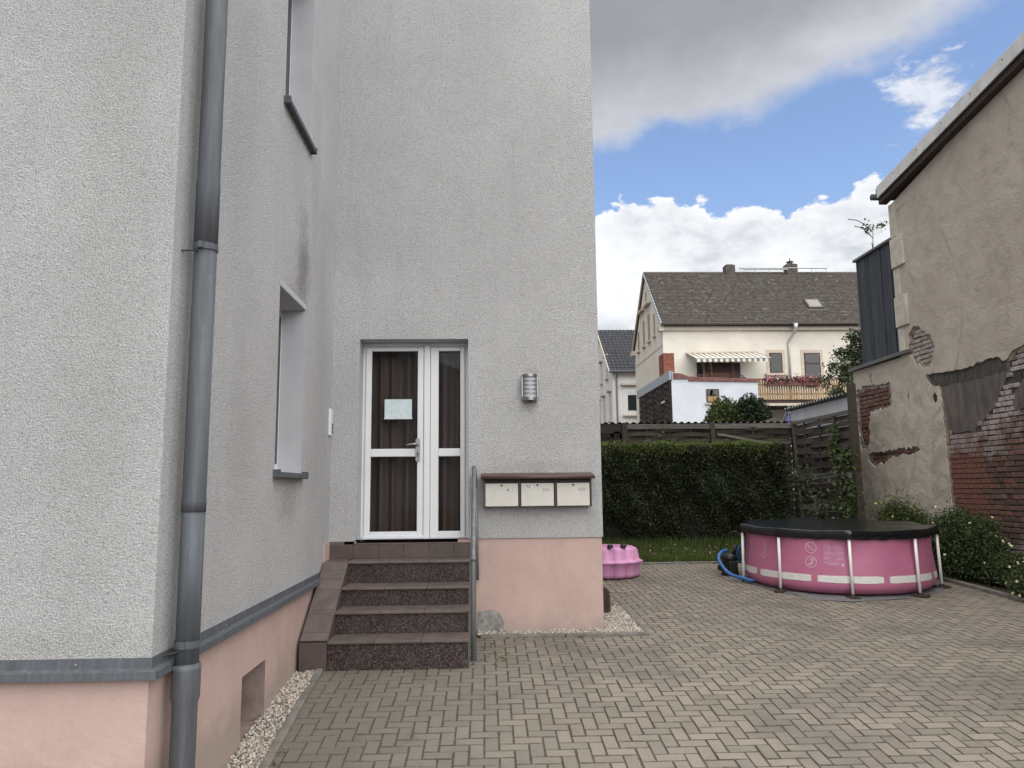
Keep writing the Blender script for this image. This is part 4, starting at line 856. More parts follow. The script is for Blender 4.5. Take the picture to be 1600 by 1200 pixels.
# core masonry (mortar face), upper block and lower extension
core = MB(); core.prism([(2, -.5), (15.28, -.5), (15.28, 3.78), (13.42, 3.78), (13.42, 6.62), (6.0, 8.05), (2, 7.2)], 'x', WX, WX+.4); core.build('masonry', 'mortar', nb)
def jag(pts, amp, n_=4, closed=True):
    out = []; N = len(pts)
    for i in range(N if closed else N-1):
        a, b = np.array(pts[i]), np.array(pts[(i+1) % N]); L = np.linalg.norm(b-a); k_ = max(1, int(L/.05)); nr = np.array([-(b-a)[1], (b-a)[0]])/(L+1e-9)
        for j in range(k_): out.append(tuple(a+(b-a)*j/k_+(nr*random.gauss(0, amp) if j else 0)))
    return out
def slab(name, m, outer, holes, x_face, x_back, parent, bevel=0):
    bm = bmesh.new(); edges = []
    for loop in [outer]+holes:
        vs = [bm.verts.new((x_face, u, v_)) for u, v_ in loop]
        for i in range(len(vs)): edges.append(bm.edges.new((vs[i], vs[(i+1) % len(vs)])))
    bmesh.ops.triangle_fill(bm, use_beauty=True, use_dissolve=False, edges=edges, normal=(-1, 0, 0))
    res = bmesh.ops.extrude_face_region(bm, geom=list(bm.faces)); vv = [e for e in res['geom'] if isinstance(e, bmesh.types.BMVert)]
    for v_ in vv: v_.co.x = x_back
    bmesh.ops.recalc_face_normals(bm, faces=bm.faces); o_ = woff(parent)
    for v_ in bm.verts: v_.co -= o_
    me = bpy.data.meshes.new(name); bm.to_mesh(me); bm.free(); me.materials.append(MATS[m]); ob = bpy.data.objects.new(name, me); COL.objects.link(ob); ob.parent = parent; return ob
EDGE = [(9.0, 3.42), (9.82, 3.4), (10.32, 3.37), (10.52, 3.34), (10.65, 3.24), (10.72, 3.22), (10.9, 3.31), (11.17, 3.29), (11.48, 3.26), (11.8, 3.26), (12.23, 3.27), (12.69, 3.32), (12.72, 3.26), (12.62, 3.13), (12.48, 3.07), (12.37, 3.07), (12.35, 2.94), (12.34, 2.67), (12.33, 2.37), (12.31, 2.24), (12.32, 1.61), (12.29, 1.09), (12.29, .48), (12.28, -.3)]
PB = [(13.15, 4.11), (12.97, 4.21), (12.81, 4.2), (12.55, 3.99), (12.42, 3.84), (12.39, 3.7), (12.55, 3.46), (12.77, 3.42), (12.89, 3.53), (13.07, 3.65), (13.18, 3.75)]
PCp = [(15.20, 3.34), (14.78, 3.4), (14.54, 3.36), (14.22, 3.34), (13.87, 3.33), (13.87, 2.92), (14.36, 2.87), (14.68, 2.87), (14.76, 2.66), (14.79, 2.28), (14.92, 2.15), (15.11, 2.12), (15.19, 2.31), (15.21, 2.83)]
SLt = [(14.86, 2.04), (14.13, 2.08), (13.14, 2.1), (13.07, 2.05), (13.14, 1.98), (13.7, 1.97), (14.1, 1.93), (14.28, 1.84), (14.70, 1.8), (14.90, 1.91)]
OV = [(12.49, 2.98), (12.43, 2.91), (12.44, 2.83), (12.52, 2.78), (12.57, 2.83), (12.58, 2.92)]
CR1 = [(14.50, 3.64), (14.56, 3.53), (14.53, 3.42), (14.60, 3.43), (14.62, 3.54)]
CR2 = [(13.30, 3.15), (13.27, 2.98), (13.31, 2.8), (13.335, 2.98)]
outer = jag(EDGE, .010, closed=False)+[(12.27, -.3), (15.27, -.3), (15.27, 3.74), (13.43, 3.74), (13.43, 6.60), (6.0, 8.03), (9.0, 7.5)][:2]+jag([(15.27, -.28), (15.27, 3.74)], .006, closed=False)+[(15.27, 3.74), (13.43, 3.74), (13.43, 6.60), (9.0, 7.455)]
slab('plaster', 'old_plaster', outer, [jag(h_, .02) for h_ in (PB, PCp, SLt)]+[OV, CR1, CR2], 7.572, 7.594, nb)
def shrink(p_, k_):
    cx, cy = sum(a for a, b in p_)/len(p_), sum(b for a, b in p_)/len(p_); return [(cx+(a-cx)*k_, cy+(b-cy)*k_) for a, b in p_]
EDGE2 = [(9.0, 3.37), (9.82, 3.35), (10.32, 3.33), (10.5, 3.30), (10.62, 3.2)]+EDGE[5:12]+[(12.68, 3.26), (12.60, 3.11), (12.46, 3.05), (12.34, 3.05), (12.31, 2.94), (12.31, 2.67), (12.29, 2.37), (12.27, 2.24), (12.285, 1.61), (12.25, 1.09), (12.26, .48), (12.25, -.3)]
slab('base_coat', 'base_coat', jag(EDGE2, .014, closed=False)+[(12.24, -.29), (15.26, -.29), (15.26, 3.73), (13.42, 3.73), (13.42, 6.58), (9.0, 7.43)], [jag(shrink(h_, .87), .016) for h_ in (PB, PCp, SLt)]+[shrink(OV, .9), shrink(CR1, .7), shrink(CR2, .7)], 7.596, WX+.002, nb)
slab('plaster', 'old_plaster', [(2.0, 3.5), (8.99, 3.45), (8.99, 7.45), (6.0, 8.0), (2.0, 7.2)], [], 7.573, WX+.002, nb)
G1 = [(12.69, 3.32), (12.23, 3.27), (11.8, 3.26), (11.48, 3.26), (11.17, 3.29), (10.9, 3.31), (10.72, 3.22), (10.65, 3.19), (10.67, 3.06), (10.96, 2.72), (11.04, 2.58), (11.5, 2.33), (11.58, 2.23), (11.75, 2.27), (12.03, 2.25), (12.19, 2.25), (12.31, 2.37), (12.33, 2.99), (12.37, 3.07), (12.48, 3.07), (12.62, 3.13)]
slab('grey_render_patch', 'grey_render', jag(G1, .007), [], 7.604, WX+.001, nb)
GT = [(12.66, 3.31), (12.23, 3.262), (11.8, 3.252), (11.48, 3.252), (11.17, 3.28), (10.9, 3.30), (10.74, 3.22), (10.70, 3.08), (11.1, 3.06), (11.6, 3.05), (12.0, 3.06), (12.32, 3.05), (12.55, 3.1)]
slab('grey_render_patch', 'grey_render_dark', jag(GT, .012), [], 7.600, 7.606, nb)
G2 = [(9.87, 3.11), (10.36, 2.96), (10.5, 2.82), (10.6, 2.75), (10.67, 2.68), (10.67, 2.54), (10.56, 2.46), (10.45, 2.51), (9.93, 2.68)]
slab('grey_render_patch', 'grey_render', jag(G2, .008), [], 7.603, WX+.001, nb)
B(7.606, 7.64, 10.44, 10.58, 2.88, 3.01).build('putlog_hole', 'ink', nb); B(7.60, 7.64, 12.41, 12.60, 2.76, 3.0).build('drain_hole', 'ink', nb)
# bricks one by one
def pip(p, poly):
    x, y = p; c = False; j = len(poly)-1
    for i in range(len(poly)):
        if (poly[i][1] > y) != (poly[j][1] > y) and x < (poly[j][0]-poly[i][0])*(y-poly[i][1])/(poly[j][1]-poly[i][1]+1e-12)+poly[i][0]: c = not c
        j = i
    return c
MAIN = [(8.6, 3.42), (9.82, 3.4), (10.32, 3.37), (10.52, 3.34), (10.64, 3.2), (10.67, 3.06), (10.96, 2.72), (11.04, 2.58), (11.5, 2.33), (11.58, 2.23), (12.19, 2.25), (12.33, 2.3), (12.33, .0), (8.6, .0)]
def brickm(m, L):
    b_ = MB().box(-.014, .02, -L/2, L/2, -.0315, .0315); me = bpy.data.meshes.new('brick'); me.from_pydata(b_.v, [], b_.f); me.materials.append(MATS[m]); bm = bmesh.new(); bm.from_mesh(me); bmesh.ops.recalc_face_normals(bm, faces=bm.faces); bmesh.ops.bevel(bm, geom=[e for e in bm.edges if all(v.co.x < 0 for v in e.verts)], offset=.005, segments=1, affect='EDGES'); bm.to_mesh(me); bm.free(); return me
BM = {(m, L): brickm(m, L) for m in ('old_brick', 'brick_limewashed', 'brick_red') for L in (.232, .108)}
cand = []
for r in range(0, 56):
    z = .02+r*.0795+.034; head = r % 2; y = 8.5+(0 if head else .06); k_ = 0
    while y < 15.3:
        L = .108 if head and random.random() < .9 or (not head and random.random() < .3) else .232
        yc = y+L/2; y += L+.017
        if (pip((yc, z), MAIN) and not pip((yc, z), G2)) and not (10.40 < yc < 10.62 and 2.86 < z < 3.03): cand.append((yc, z, L, 'old_brick'))
        elif pip((yc, z), PB): cand.append((yc, z, L, 'brick_limewashed'))
        elif pip((yc, z), PCp) or pip((yc, z), SLt): cand.append((yc, z, L, 'brick_red'))
cand.sort(key=lambda b: (0 if b[3] != 'old_brick' else 1 if scr((7.6, b[0], b[1]))[0] < 1612 and b[1] > .45 else 2, b[0]))
rest = MB()
for i, (yc, z, L, m) in enumerate(cand):
    x = 7.614+random.gauss(0, .004)-(.0 if random.random() > .06 else -.012)
    if i < 300:
        o = bpy.data.objects.new('brick', BM[m, L]); COL.objects.link(o); o.parent = nb; o.location = Vector((x, yc+random.gauss(0, .003), z+random.gauss(0, .003)))-woff(nb); o.rotation_euler = (random.gauss(0, .008), random.gauss(0, .02), random.gauss(0, .02))
    else: rest.box(x-.012, x+.02, yc-L/2, yc+L/2, z-.033, z+.033)
if rest.v: tag(rest.build('brick_field', 'old_brick', nb), kind='stuff')
# corner quoins (pale render blocks), coping, dark boarded annex
for (y0, y1, z0, z1, px_) in ((13.24, 13.46, 5.97, 6.62, 0), (13.05, 13.46, 5.39, 5.94, .03), (13.26, 13.46, 4.85, 5.38, 0), (13.06, 13.46, 4.28, 4.84, .03), (13.27, 13.46, 3.84, 4.27, 0)):
    B(7.562-px_, 7.64, y0, y1, z0, z1).build('quoin', 'quoin_cream', nb, bevel=.012)
MB().hexa([(7.50, 13.12, 3.765), (7.9, 13.12, 3.765), (7.9, 15.34, 3.745), (7.50, 15.34, 3.745), (7.50, 13.12, 3.83), (7.9, 13.12, 3.83), (7.9, 15.34, 3.81), (7.50, 15.34, 3.81)]).build('coping', 'coping_lead', nb, bevel=.006)
an = MB(); an.prism([(13.45, 3.8), (15.02, 3.8), (15.02, 6.02), (13.45, 6.04)], 'x', 7.70, 10.0); an.build('annex_body', 'soffit_dark', nb)
yb = 13.47
while yb < 15.0:
    wd = random.uniform(.085, .15); B(7.672+random.gauss(0, .004), 7.702, yb, min(yb+wd-.006, 15.02), 3.82, 6.0).build('cladding_board', 'slate_boards', nb, bevel=.003); yb += wd
B(7.62, 7.72, 13.45, 15.06, 6.0, 6.05).build('cladding_cap', 'coping_lead', nb, bevel=.004)
# roof verge: pale fascia, dark soffit, gutter end
def vpt(x, y, dz): return (x, y, 6.96+(13.50-y)*.1385+dz)
def strip(x0, x1, y0, y1, d0, d1): return MB().hexa([vpt(x0, y1, d0), vpt(x1, y1, d0), vpt(x1, y0, d0), vpt(x0, y0, d0), vpt(x0, y1, d1), vpt(x1, y1, d1), vpt(x1, y0, d1), vpt(x0, y0, d1)])
fa = strip(7.40, 7.43, 6.0, 13.52, -.165, .06).build('verge_fascia', 'verge_pale', nb, bevel=.006)
strip(7.431, 12.0, 6.0, 13.60, -.14, .05).build('roof', 'soffit_dark', nb); 
for k_ in range(9): p_ = vpt(7.396, 12.9-k_*.75, -.02); B(7.392, 7.4, p_[1]-.008, p_[1]+.008, p_[2]-.008, p_[2]+.008).build('nail', 'rust_brown', fa)
strip(7.45, 7.60, 6.0, 13.56, -.27, -.142).build('verge_board', 'soffit_dark', nb)
MB().tube([(7.36, 13.64, 6.86), (9.6, 13.64, 6.86)], .06, 12).build('gutter', 'zinc', nb, smooth=True)
# ================================================================== SHRUBS BY THE WALL
def shrub(loc, rx, ry, h, nl, label, nf, petals, leafmat='leaf_shrub'):
    r = thing('flowering_shrub', (loc[0], loc[1], gz(loc[1])), label, 'shrub', 'shrubs in the bed along the old wall'); z0 = gz(loc[1]); st_ = MB()
    P_ = []
    ncl = 90
    cl = []
    for i in range(ncl):
        u = rng.normal(size=3); u /= np.linalg.norm(u); u[2] = abs(u[2]); q = rng.uniform(.55, 1.)**.5; cl.append((loc[0]+u[0]*rx*q*.9, loc[1]+u[1]*ry*q*.9, z0+.12+u[2]*(h-.2)*q))
    for i in range(0, ncl, 3): c = cl[i]; st_.tube([(loc[0]+random.gauss(0, .06), loc[1]+random.gauss(0, .06), z0-.05), ((loc[0]+c[0])/2, (loc[1]+c[1])/2, z0+.4*(c[2]-z0)), c], [.012, .008, .003], 5)
    cl = np.array(cl); idx = rng.integers(0, ncl, nl); off = rng.normal(size=(nl, 3))*np.array([.085, .085, .075])*max(.75, h/.8); P_ = cl[idx]+off; P_[:, 2] = np.maximum(P_[:, 2], z0+.02)
    st_.build('stems', 'bark', r); v, f = leaves(P_, .040, .5, np.array([0, -.3, 1.]), .3); npmesh('foliage', leafmat, v, f, r)
    k_ = rng.integers(0, ncl, nf); Pf = cl[k_]+rng.normal(size=(nf, 3))*.13; d_ = Pf-np.array([loc[0], loc[1], z0+h*.4]); Pf += d_*.12; Pf[:, 2] = np.maximum(Pf[:, 2], z0+.1)
    Pf = np.repeat(Pf, 3, 0)+rng.normal(size=(nf*3, 3))*.006; v, f = leaves(Pf, .032, .85, np.array([-.3, -.8, .5]), .6); npmesh('blossoms', petals, v, f, r)
shrub((7.10, 11.35), .46, .78, 1.02, 24000, 'large green shrub with small cream flowers right behind the pool', 46, 'petal_cream')
shrub((7.05, 9.45), .42, .5, .62, 13000, 'low shrub with pale yellow flowers at the right picture edge', 44, 'petal_cream')
shrub((7.2, 13.2), .40, .55, 1.08, 13000, 'shrub full of yellow flowers against the plastered wall above the pool', 70, 'petal_yellow', 'leaf_vine')
shrub((7.2, 10.45), .30, .55, .5, 9000, 'dark low shrub filling the bed between two flowering shrubs', 10, 'petal_cream')
bd = MB(); bd.add([(6.7, 1, gz(1)+.0), (7.65, 1, gz(1)+.0), (7.65, 15.2, gz(13.3)+.02), (6.7, 15.2, gz(13.3)+.02)], [(0, 1, 2, 3)])
bdm = MB()
for j in range(29): y = 1+.5*j; bdm.v += [(6.7, y, gz(min(y, 13.3))+.015), (7.65, y, gz(min(y, 13.3))+.03)]
for j in range(28): bdm.f.append((2*j, 2*j+1, 2*j+3, 2*j+2))
tag(bdm.build('flower_bed', 'soil'), kind='structure')
# ================================================================== CORRUGATED SHED behind the side fence
def corr(name, m, u0, u1, step, amp, mp, parent, n_=8):
    q = MB(); k_ = int((u1-u0)/step*n_)
    for i in range(k_+1): u = u0+(u1-u0)*i/k_; w_ = amp*math.cos(2*PI*i/n_); q.v += [mp(u, w_, 0), mp(u, w_, 1)]
    for i in range(k_): q.f.append((2*i, 2*i+2, 2*i+3, 2*i+1))
    return q.build(name, m, parent, smooth=True)
sh = thing('corrugated_shed', (7.6, 17, .4), 'white shed wall with grey corrugated roof behind the side fence', 'shed')
for (y0, y1) in ((15.36, 16.2), (16.21, 17.1), (17.11, 18.3)): B(7.45, 7.48, y0, y1-.005, .3, 3.24).build('wall_sheet', 'corrugated_white', sh, bevel=.004)
B(7.48, 9.4, 15.4, 18.28, .3, 3.2).build('body', 'corrugated_white', sh)
corr('roof_sheet', 'corrugated_grey', 15.25, 18.42, .15, .028, lambda u, w_, e: (7.34+2.3*e, u, 3.30+w_-.25*e), sh)
corr('roof_underside', 'corrugated_grey', 15.25, 18.42, .15, .028, lambda u, w_, e: (7.345+2.3*e, u, 3.275+w_-.25*e), sh)
MB().tube([(7.42, 18.40, 3.25), (7.42, 19.4, 2.5)], .03).build('gutter_pipe', 'corrugated_white', sh)
lt = thing('lean_to_roof', (4.5, 18, 2.9), 'low corrugated roof edge showing along the top of the back fence', 'roof')
corr('roof_sheet', 'corrugated_grey', 1.0, 7.0, .16, .022, lambda u, w_, e: (u, 17.36+2.0*e, 2.905+w_-.1*e), lt); B(1.0, 7.0, 17.37, 17.40, 2.79, 2.875).build('edge_board', 'woven_dark', lt); B(1.0, 7.44, 18.4, 18.46, .3, 2.80).build('back_wall', 'woven_dark', lt)  # back_wall: dark sheet added behind the slats, standing in for shaded shed interior
tag(B(1.5, 3.0, 18.2, 18.25, 1.5, 2.72).build('tarp_wall', 'foil', bevel=.004), 'white panel glimpsed through the gap in the back fence', 'panel')
tf = MB(); 
for i in range(9):
    u = i/8; tf.v += [(6.0+1.15*u, 18.2, 2.92+.16*u**1.5+.02*math.sin(u*9)), (6.1+1.15*u, 19.2, 2.95+.15*u+.03*math.sin(u*7)), (6.0+1.15*u, 18.2, 2.8)]
for i in range(8): tf.f += [(3*i, 3*i+3, 3*i+4, 3*i+1), (3*i, 3*i+2, 3*i+5, 3*i+3)]
tag(tf.build('tarpaulin', 'weathered_grey'), 'greyish tarpaulin heap peeking over the fence left of the folded umbrella', 'tarpaulin')
um = thing('folded_umbrella', (8.5, 21, 1.5), 'folded blue garden umbrella standing beside the corrugated shed', 'umbrella')
q = MB()
for (r, z) in ((.01, 3.62), (.05, 3.55), (.10, 3.42), (.085, 3.40), (.12, 3.22), (.10, 3.20), (.11, 2.9), (.06, 2.6)):
    for i in range(20): a = 2*PI*i/20; R = r*(1+.25*(i % 2)); q.v.append((8.51+R*math.cos(a), 21+R*math.sin(a), z))
for j in range(7):
    for i in range(20): q.f.append((j*20+i, j*20+(i+1) % 20, j*20+20+(i+1) % 20, j*20+20+i))
q.build('canopy', 'umbrella_blue', um); MB().tube([(8.51, 21, 1.0), (8.51, 21, 3.66)], .018).build('pole', 'metal_light', um)
# ================================================================== CONIFERS AND APPLE TREE
def conifer(c, r, h, label, m, nl=9000):
    o = thing('round_conifer', (c[0], c[1], c[2]), label, 'shrub', 'clipped evergreens before the white outbuilding')
    MB().tube([(c[0], c[1], c[2]-1.5), (c[0], c[1], c[2]+h*.8)], [.12, .03], 8).build('trunk', 'bark', o)
    u = rng.normal(size=(nl, 3)); u /= np.linalg.norm(u, axis=1)[:, None]; k_ = 1-rng.exponential(.10, nl); a = np.arctan2(u[:, 1], u[:, 0]); lum = 1+.10*np.sin(a*5+u[:, 2]*4)+.06*np.sin(a*11+u[:, 2]*9)
    P_ = np.stack([c[0]+u[:, 0]*r*k_*lum, c[1]+u[:, 1]*r*k_*lum, c[2]+h/2+u[:, 2]*h/2*k_*lum], 1); v, f = leaves(P_, .10, .4, np.array([0, 0, 1.]), .3); npmesh('foliage', m, v, f, o)
    MB().lathe((c[0], c[1], c[2]), [(0, .05*h), (r*.6, .2*h), (r*.78, .5*h), (r*.6, .8*h), (0, .93*h)], 14).build('branches', 'hedge_core', o, smooth=True)
conifer((7.98, 25, 2.3), .68, 2.0, 'yellowish green round evergreen in front of the white outbuilding', 'leaf_conifer_gold')
conifer((8.78, 24.8, 2.2), .66, 2.15, 'dark green round evergreen in front of the white outbuilding', 'leaf_conifer', 11000)
ap = thing('apple_tree', (12.6, 24, 2.0), 'loose green apple tree behind the dark boarded annex', 'tree')
tk = MB(); tk.tube(spline([(12.7, 24, 1.0), (12.6, 24, 3.5), (12.5, 23.9, 5.0), (12.7, 24, 7.0), (12.9, 24, 8.6), (12.85, 24, 9.4)], 6), [.16-.005*i for i in range(31)], 8); 
ends = [(11.05, 24, 4.45), (10.95, 23.9, 5.0), (11.4, 24, 5.3), (11.6, 23.8, 4.4), (11.7, 24.1, 5.7), (11.8, 24, 5.9), (12.0, 23.9, 6.2), (11.9, 23.7, 4.9), (12.1, 24.2, 5.4), (12.3, 23.8, 6.1), (11.3, 23.7, 4.1), (12.5, 23.9, 4.6), (12.95, 24, 10.1), (13.3, 24, 8.8), (13.2, 24, 6.0), (12.9, 24.1, 5.6)]
P_ = []
for e in ends:
    s0 = Vector((12.6 if e[2] < 8 else 12.87, 24, min(max(2.6, e[2]-1.1), 9.0))); e = Vector(e); c = spline([s0, (s0+e)/2+Vector((0, 0, .18)), e], 8); tk.tube(c, [(.045-.0022*i)*(1 if e.z < 8 else .35) for i in range(len(c))], 5)
    for _ in range(12 if e.z < 8 else 2):
        b_ = random.choice(c[5:]); q = b_+Vector((random.gauss(0, .18), random.gauss(0, .2), random.gauss(.0, .18))); tk.tube([b_, q], .008, 4)
        for _ in range(44): P_.append((q.x+random.gauss(0, .10), q.y+random.gauss(0, .10), q.z+random.gauss(0, .09)))
for (x0, x1, z0) in ((12.86, 12.3, 9.9), (12.86, 12.1, 10.15)): tk.tube(spline([(12.9, 24, z0-.35), ((x0+x1)/2, 24, z0-.02), (x1, 24, z0+.06)], 6), .014, 5)
tk.build('trunk', 'bark', ap); v, f = leaves(np.array(P_), .10, .62); npmesh('crown', 'leaf_apple', v, f, ap)
# ================================================================== WHITE OUTBUILDING
ob = thing('white_outbuilding', (10, 33, 2), 'low white outbuilding with red coping and woven panels on its side', 'building')
B(8.2, 12.05, 33, 40, 1.2, 6.05).build('wall', 'shed_white', ob)
MB().prism([(8.28, 6.13), (8.95, 6.13), (8.95, 6.05), (12.1, 5.98), (12.1, 6.12), (8.95, 6.24), (8.6, 6.38), (8.28, 6.40)], 'y', 32.93, 33.02).build('coping', 'red_coping', ob); MB().prism([(8.24, 6.0), (8.9, 6.0), (8.9, 6.18), (8.24, 6.45)], 'y', 32.99, 40).build('parapet', 'shed_white', ob)
B(8.10, 8.2, 32.95, 40.2, 6.10, 6.50).build('fascia', 'blue_grey_band', ob)
z = 3.3; rows = 0
for (y0, y1) in ((33.02, 34.7), (34.75, 36.4), (36.45, 38.1), (38.15, 39.9)):
    z = 3.9; k_ = 0
    while z < 6.06: slat(ob, (8.15, y0, z), (8.15, y1, z), .13, 'woven_dark', .03, .012, 8, ph=PI*(k_ % 2)); z += .135; k_ += 1
for y in (33.0, 34.72, 36.42, 38.12): B(8.10, 8.17, y-.03, y+.03, 3.0, 6.1).build('batten', 'woven_dark', ob)
B(8.06, 8.10, 33.9, 34.5, 5.2, 5.28).build('bracket', 'foil', ob)
wn = B(9.73, 10.29, 32.965, 33.02, 5.06, 5.68).build('window', 'frame_dark', ob); B(9.78, 10.0, 32.955, 32.967, 5.12, 5.36).build('pane', 'timber_gold', wn); B(10.03, 10.24, 32.955, 32.967, 5.12, 5.36).build('pane', 'timber_gold', wn); B(9.78, 10.0, 32.955, 32.967, 5.40, 5.63).build('pane', 'glass_far', wn); B(10.03, 10.24, 32.955, 32.967, 5.40, 5.63).build('pane', 'glass_far', wn)
B(9.66, 10.36, 32.88, 33.0, 4.99, 5.055).build('window_sill', 'house_trim', ob)
ch = B(8.12, 8.62, 34.0, 34.9, 6.2, 7.48).build('chimney', 'chimney_brick', ob, bevel=.01)
z = 6.5
while z < 7.45: B(8.112, 8.628, 33.99, 34.91, z, z+.012).build('mortar_joint', 'mortar', ch); z += .10
# glazed terrace and railing
tr = thing('terrace_balcony', (16, 39, 3), 'raised terrace with golden picket railing in front of the cream house', 'balcony')
B(14.0, 22, 39.05, 42, 5.62, 5.9).build('deck', 'soffit_dark', tr); B(13.6, 22, 38.9, 39.05, 5.55, 5.68).build('edge_beam', 'house_trim', tr)
x = 14.05
while x < 19.6: B(x, x+.085, 38.97, 38.995, 5.86, 6.93).build('picket', 'timber_gold', tr); x += .128
for z in (6.12, 6.62): B(14.0, 19.7, 38.995, 39.03, z, z+.09).build('rail', 'timber_gold', tr)
B(13.98, 19.72, 38.94, 39.03, 6.935, 6.985).build('handrail', 'timber_gold', tr)
for x in (13.5, 16.7): B(x, x+.3, 38.9, 39.2, 1.5, 5.55).build('pillar', 'house_white', tr)
B(13.8, 22, 41.5, 41.9, 2, 5.6).build('back_wall', 'house_trim', tr); B(14.9, 16.4, 41.42, 41.5, 2, 4.35).build('garage_opening', 'ink', tr)
fb = thing('flower_boxes', (16, 38.9, 6.5), 'row of window boxes with pink geraniums hung on the golden railing', 'flower box')
for k_ in range(3): B(14.7+k_*.92, 15.58+k_*.92, 38.74, 38.94, 6.58, 6.76).build('box', 'timber_brown', fb)
P_ = np.stack([rng.uniform(14.5, 17.5, 900), 38.82+rng.normal(0, .07, 900), 6.86+rng.normal(0, .10, 900)], 1); v, f = leaves(P_, .10, .8); npmesh('foliage', 'leaf_shrub', v, f, fb)
P_ = np.stack([rng.uniform(14.5, 17.5, 520), 38.76+rng.normal(0, .06, 520), 6.88+rng.normal(0, .11, 520)], 1); v, f = leaves(P_[:360], .085, .9); npmesh('blossoms', 'petal_pink', v, f, fb); v, f = leaves(P_[360:], .08, .9); npmesh('blossoms', 'petal_pale', v, f, fb)
# ================================================================== CREAM HOUSE
ch_ = thing('cream_house', (14, 46, 3), 'cream two storey house with weathered brown tiled gable roof', 'house')
XG, YF, YB_, ZE, ZR, XE = 10.04, 42.0, 50.0, 10.45, 14.65, 30.0; YR = 46.0
B(XG, XE, YF, YB_, 1.5, ZE).build('wall', 'house_cream', ch_); MB().prism([(YF, ZE), (YB_, ZE), (YR, ZR-.12)], 'x', XG, XE).build('gable', 'house_cream', ch_)
B(XG-.012, XG, YF-.012, YB_, 9.30, 9.42).build('string_course', 'house_trim', ch_)
# roof tiles in courses
sl = math.atan2(ZR-ZE, YR-YF+.35); Lr = math.hypot(ZR-ZE+.0, YR-YF+.35); V_, F_ = [], []; nc = 36; tw_ = .17; b = 0
dr = np.array([0, math.cos(sl), math.sin(sl)]); nr = np.array([0, -math.sin(sl), math.cos(sl)]); O_ = np.array([0, YF-.35, ZE+.05])
for c in range(nc):
    s0, s1 = c*Lr/nc-.01, (c+1)*Lr/nc+.05; x = XG-.12+(tw_/2 if c % 2 else 0)
    while x < XE:
        t0 = .062+random.gauss(0, .009); p0 = O_+dr*s0+nr*t0; p1 = O_+dr*s1+nr*.008; p2 = O_+dr*s0+nr*.0; e = tw_-.012; js = random.gauss(0, .006)
        V_ += [p0+[x, 0, 0]+dr*js, p0+[x+e, 0, 0]+dr*js, p1+[x+e, 0, 0], p1+[x, 0, 0], p2+[x, 0, 0]+dr*js, p2+[x+e, 0, 0]+dr*js]; F_ += [(b, b+1, b+2, b+3), (b+4, b+5, b+1, b)]; b += 6; x += tw_
tag(npmesh('roof_tiles', 'tile_brown', np.array(V_), np.array(F_), ch_), kind='stuff')
MB().prism([(YF-.33, ZE+.02), (YR, ZR+.0), (YB_+.3, ZE+.02), (YB_+.3, ZE-.02), (YR, ZR-.14), (YF-.33, ZE-.04)], 'x', XG-.08, XE).build('roof_deck', 'soffit_dark', ch_)
for k_ in range(60): a = XG-.1+k_*.34; MB().lathe((0, 0, 0), [(0, 0)], 3) if False else MB().prism([(YR-.13, ZR+.0), (YR-.07, ZR+.10), (YR+.07, ZR+.10), (YR+.13, ZR)], 'x', a, a+.345).build('ridge_tile', 'tile_brown', ch_)
MB().prism([(YF-.38, ZE-.10), (YR, ZR-.05), (YR, ZR+.05), (YF-.38, ZE+.06)], 'x', XG-.16, XG-.08).build('verge_board', 'blue_grey_band', ch_); MB().prism([(YB_+.38, ZE-.12), (YR+.01, ZR-.05), (YR+.01, ZR+.05), (YB_+.38, ZE+.06)], 'x', XG-.16, XG-.08).build('verge_board', 'house_trim', ch_)
B(XG-.05, XE, YF-.2, YF+.01, ZE-.28, ZE-.06).build('cornice', 'house_trim', ch_); B(XG-.25, XG+.02, YF-.3, YF+.2, ZE-.32, ZE-.02).build('cornice_return', 'house_trim', ch_); B(XG-.25, XG+.02, YB_-.3, YB_+.35, ZE-.35, ZE-.05).build('cornice_return', 'house_trim', ch_)
MB().tube([(XG-.15, YF-.46, ZE+.02), (XE, YF-.46, ZE+.06)], .085, 10).build('gutter', 'chimney_dark', ch_, smooth=True)
MB().tube([(17.5, YF-.46, ZE+.03), (17.5, YF-.46, ZE-.22), (17.45, YF-.4, ZE-.45), (17.22, YF-.08, ZE-.9), (17.2, YF-.08, ZE-1.1), (17.2, YF-.08, 5.9)], [.15, .11, .07, .065, .065, .065], 10).build('downpipe', 'metal_light', ch_, smooth=True)
def win(x0, x1, z0, z1, bar=None):
    B(x0-.16, x1+.16, YF-.03, YF+.02, z0-.0, z1+.18).build('window_surround', 'window_surround', ch_)
    wn = B(x0, x1, YF-.038, YF-.0, z0, z1).build('window', 'frame_dark', ch_); m_ = bar or z1
    if bar: B(x0+.07, x1-.07, YF-.05, YF-.037, bar+.05, z1-.07).build('pane', 'glass_far', wn)
    B(x0+.07, x1-.07, YF-.05, YF-.037, z0+.07, m_-(.05 if bar else .07)).build('pane', 'glass_far', wn)
    return wn
win(16.06, 16.80, 7.72, 8.88); B(15.8, 17.05, YF-.16, YF-.0, 7.58, 7.71).build('window_sill', 'window_surround', ch_); win(18.05, 18.98, 6.9, 8.87, 8.25); win(21.0, 21.9, 7.5, 8.87)
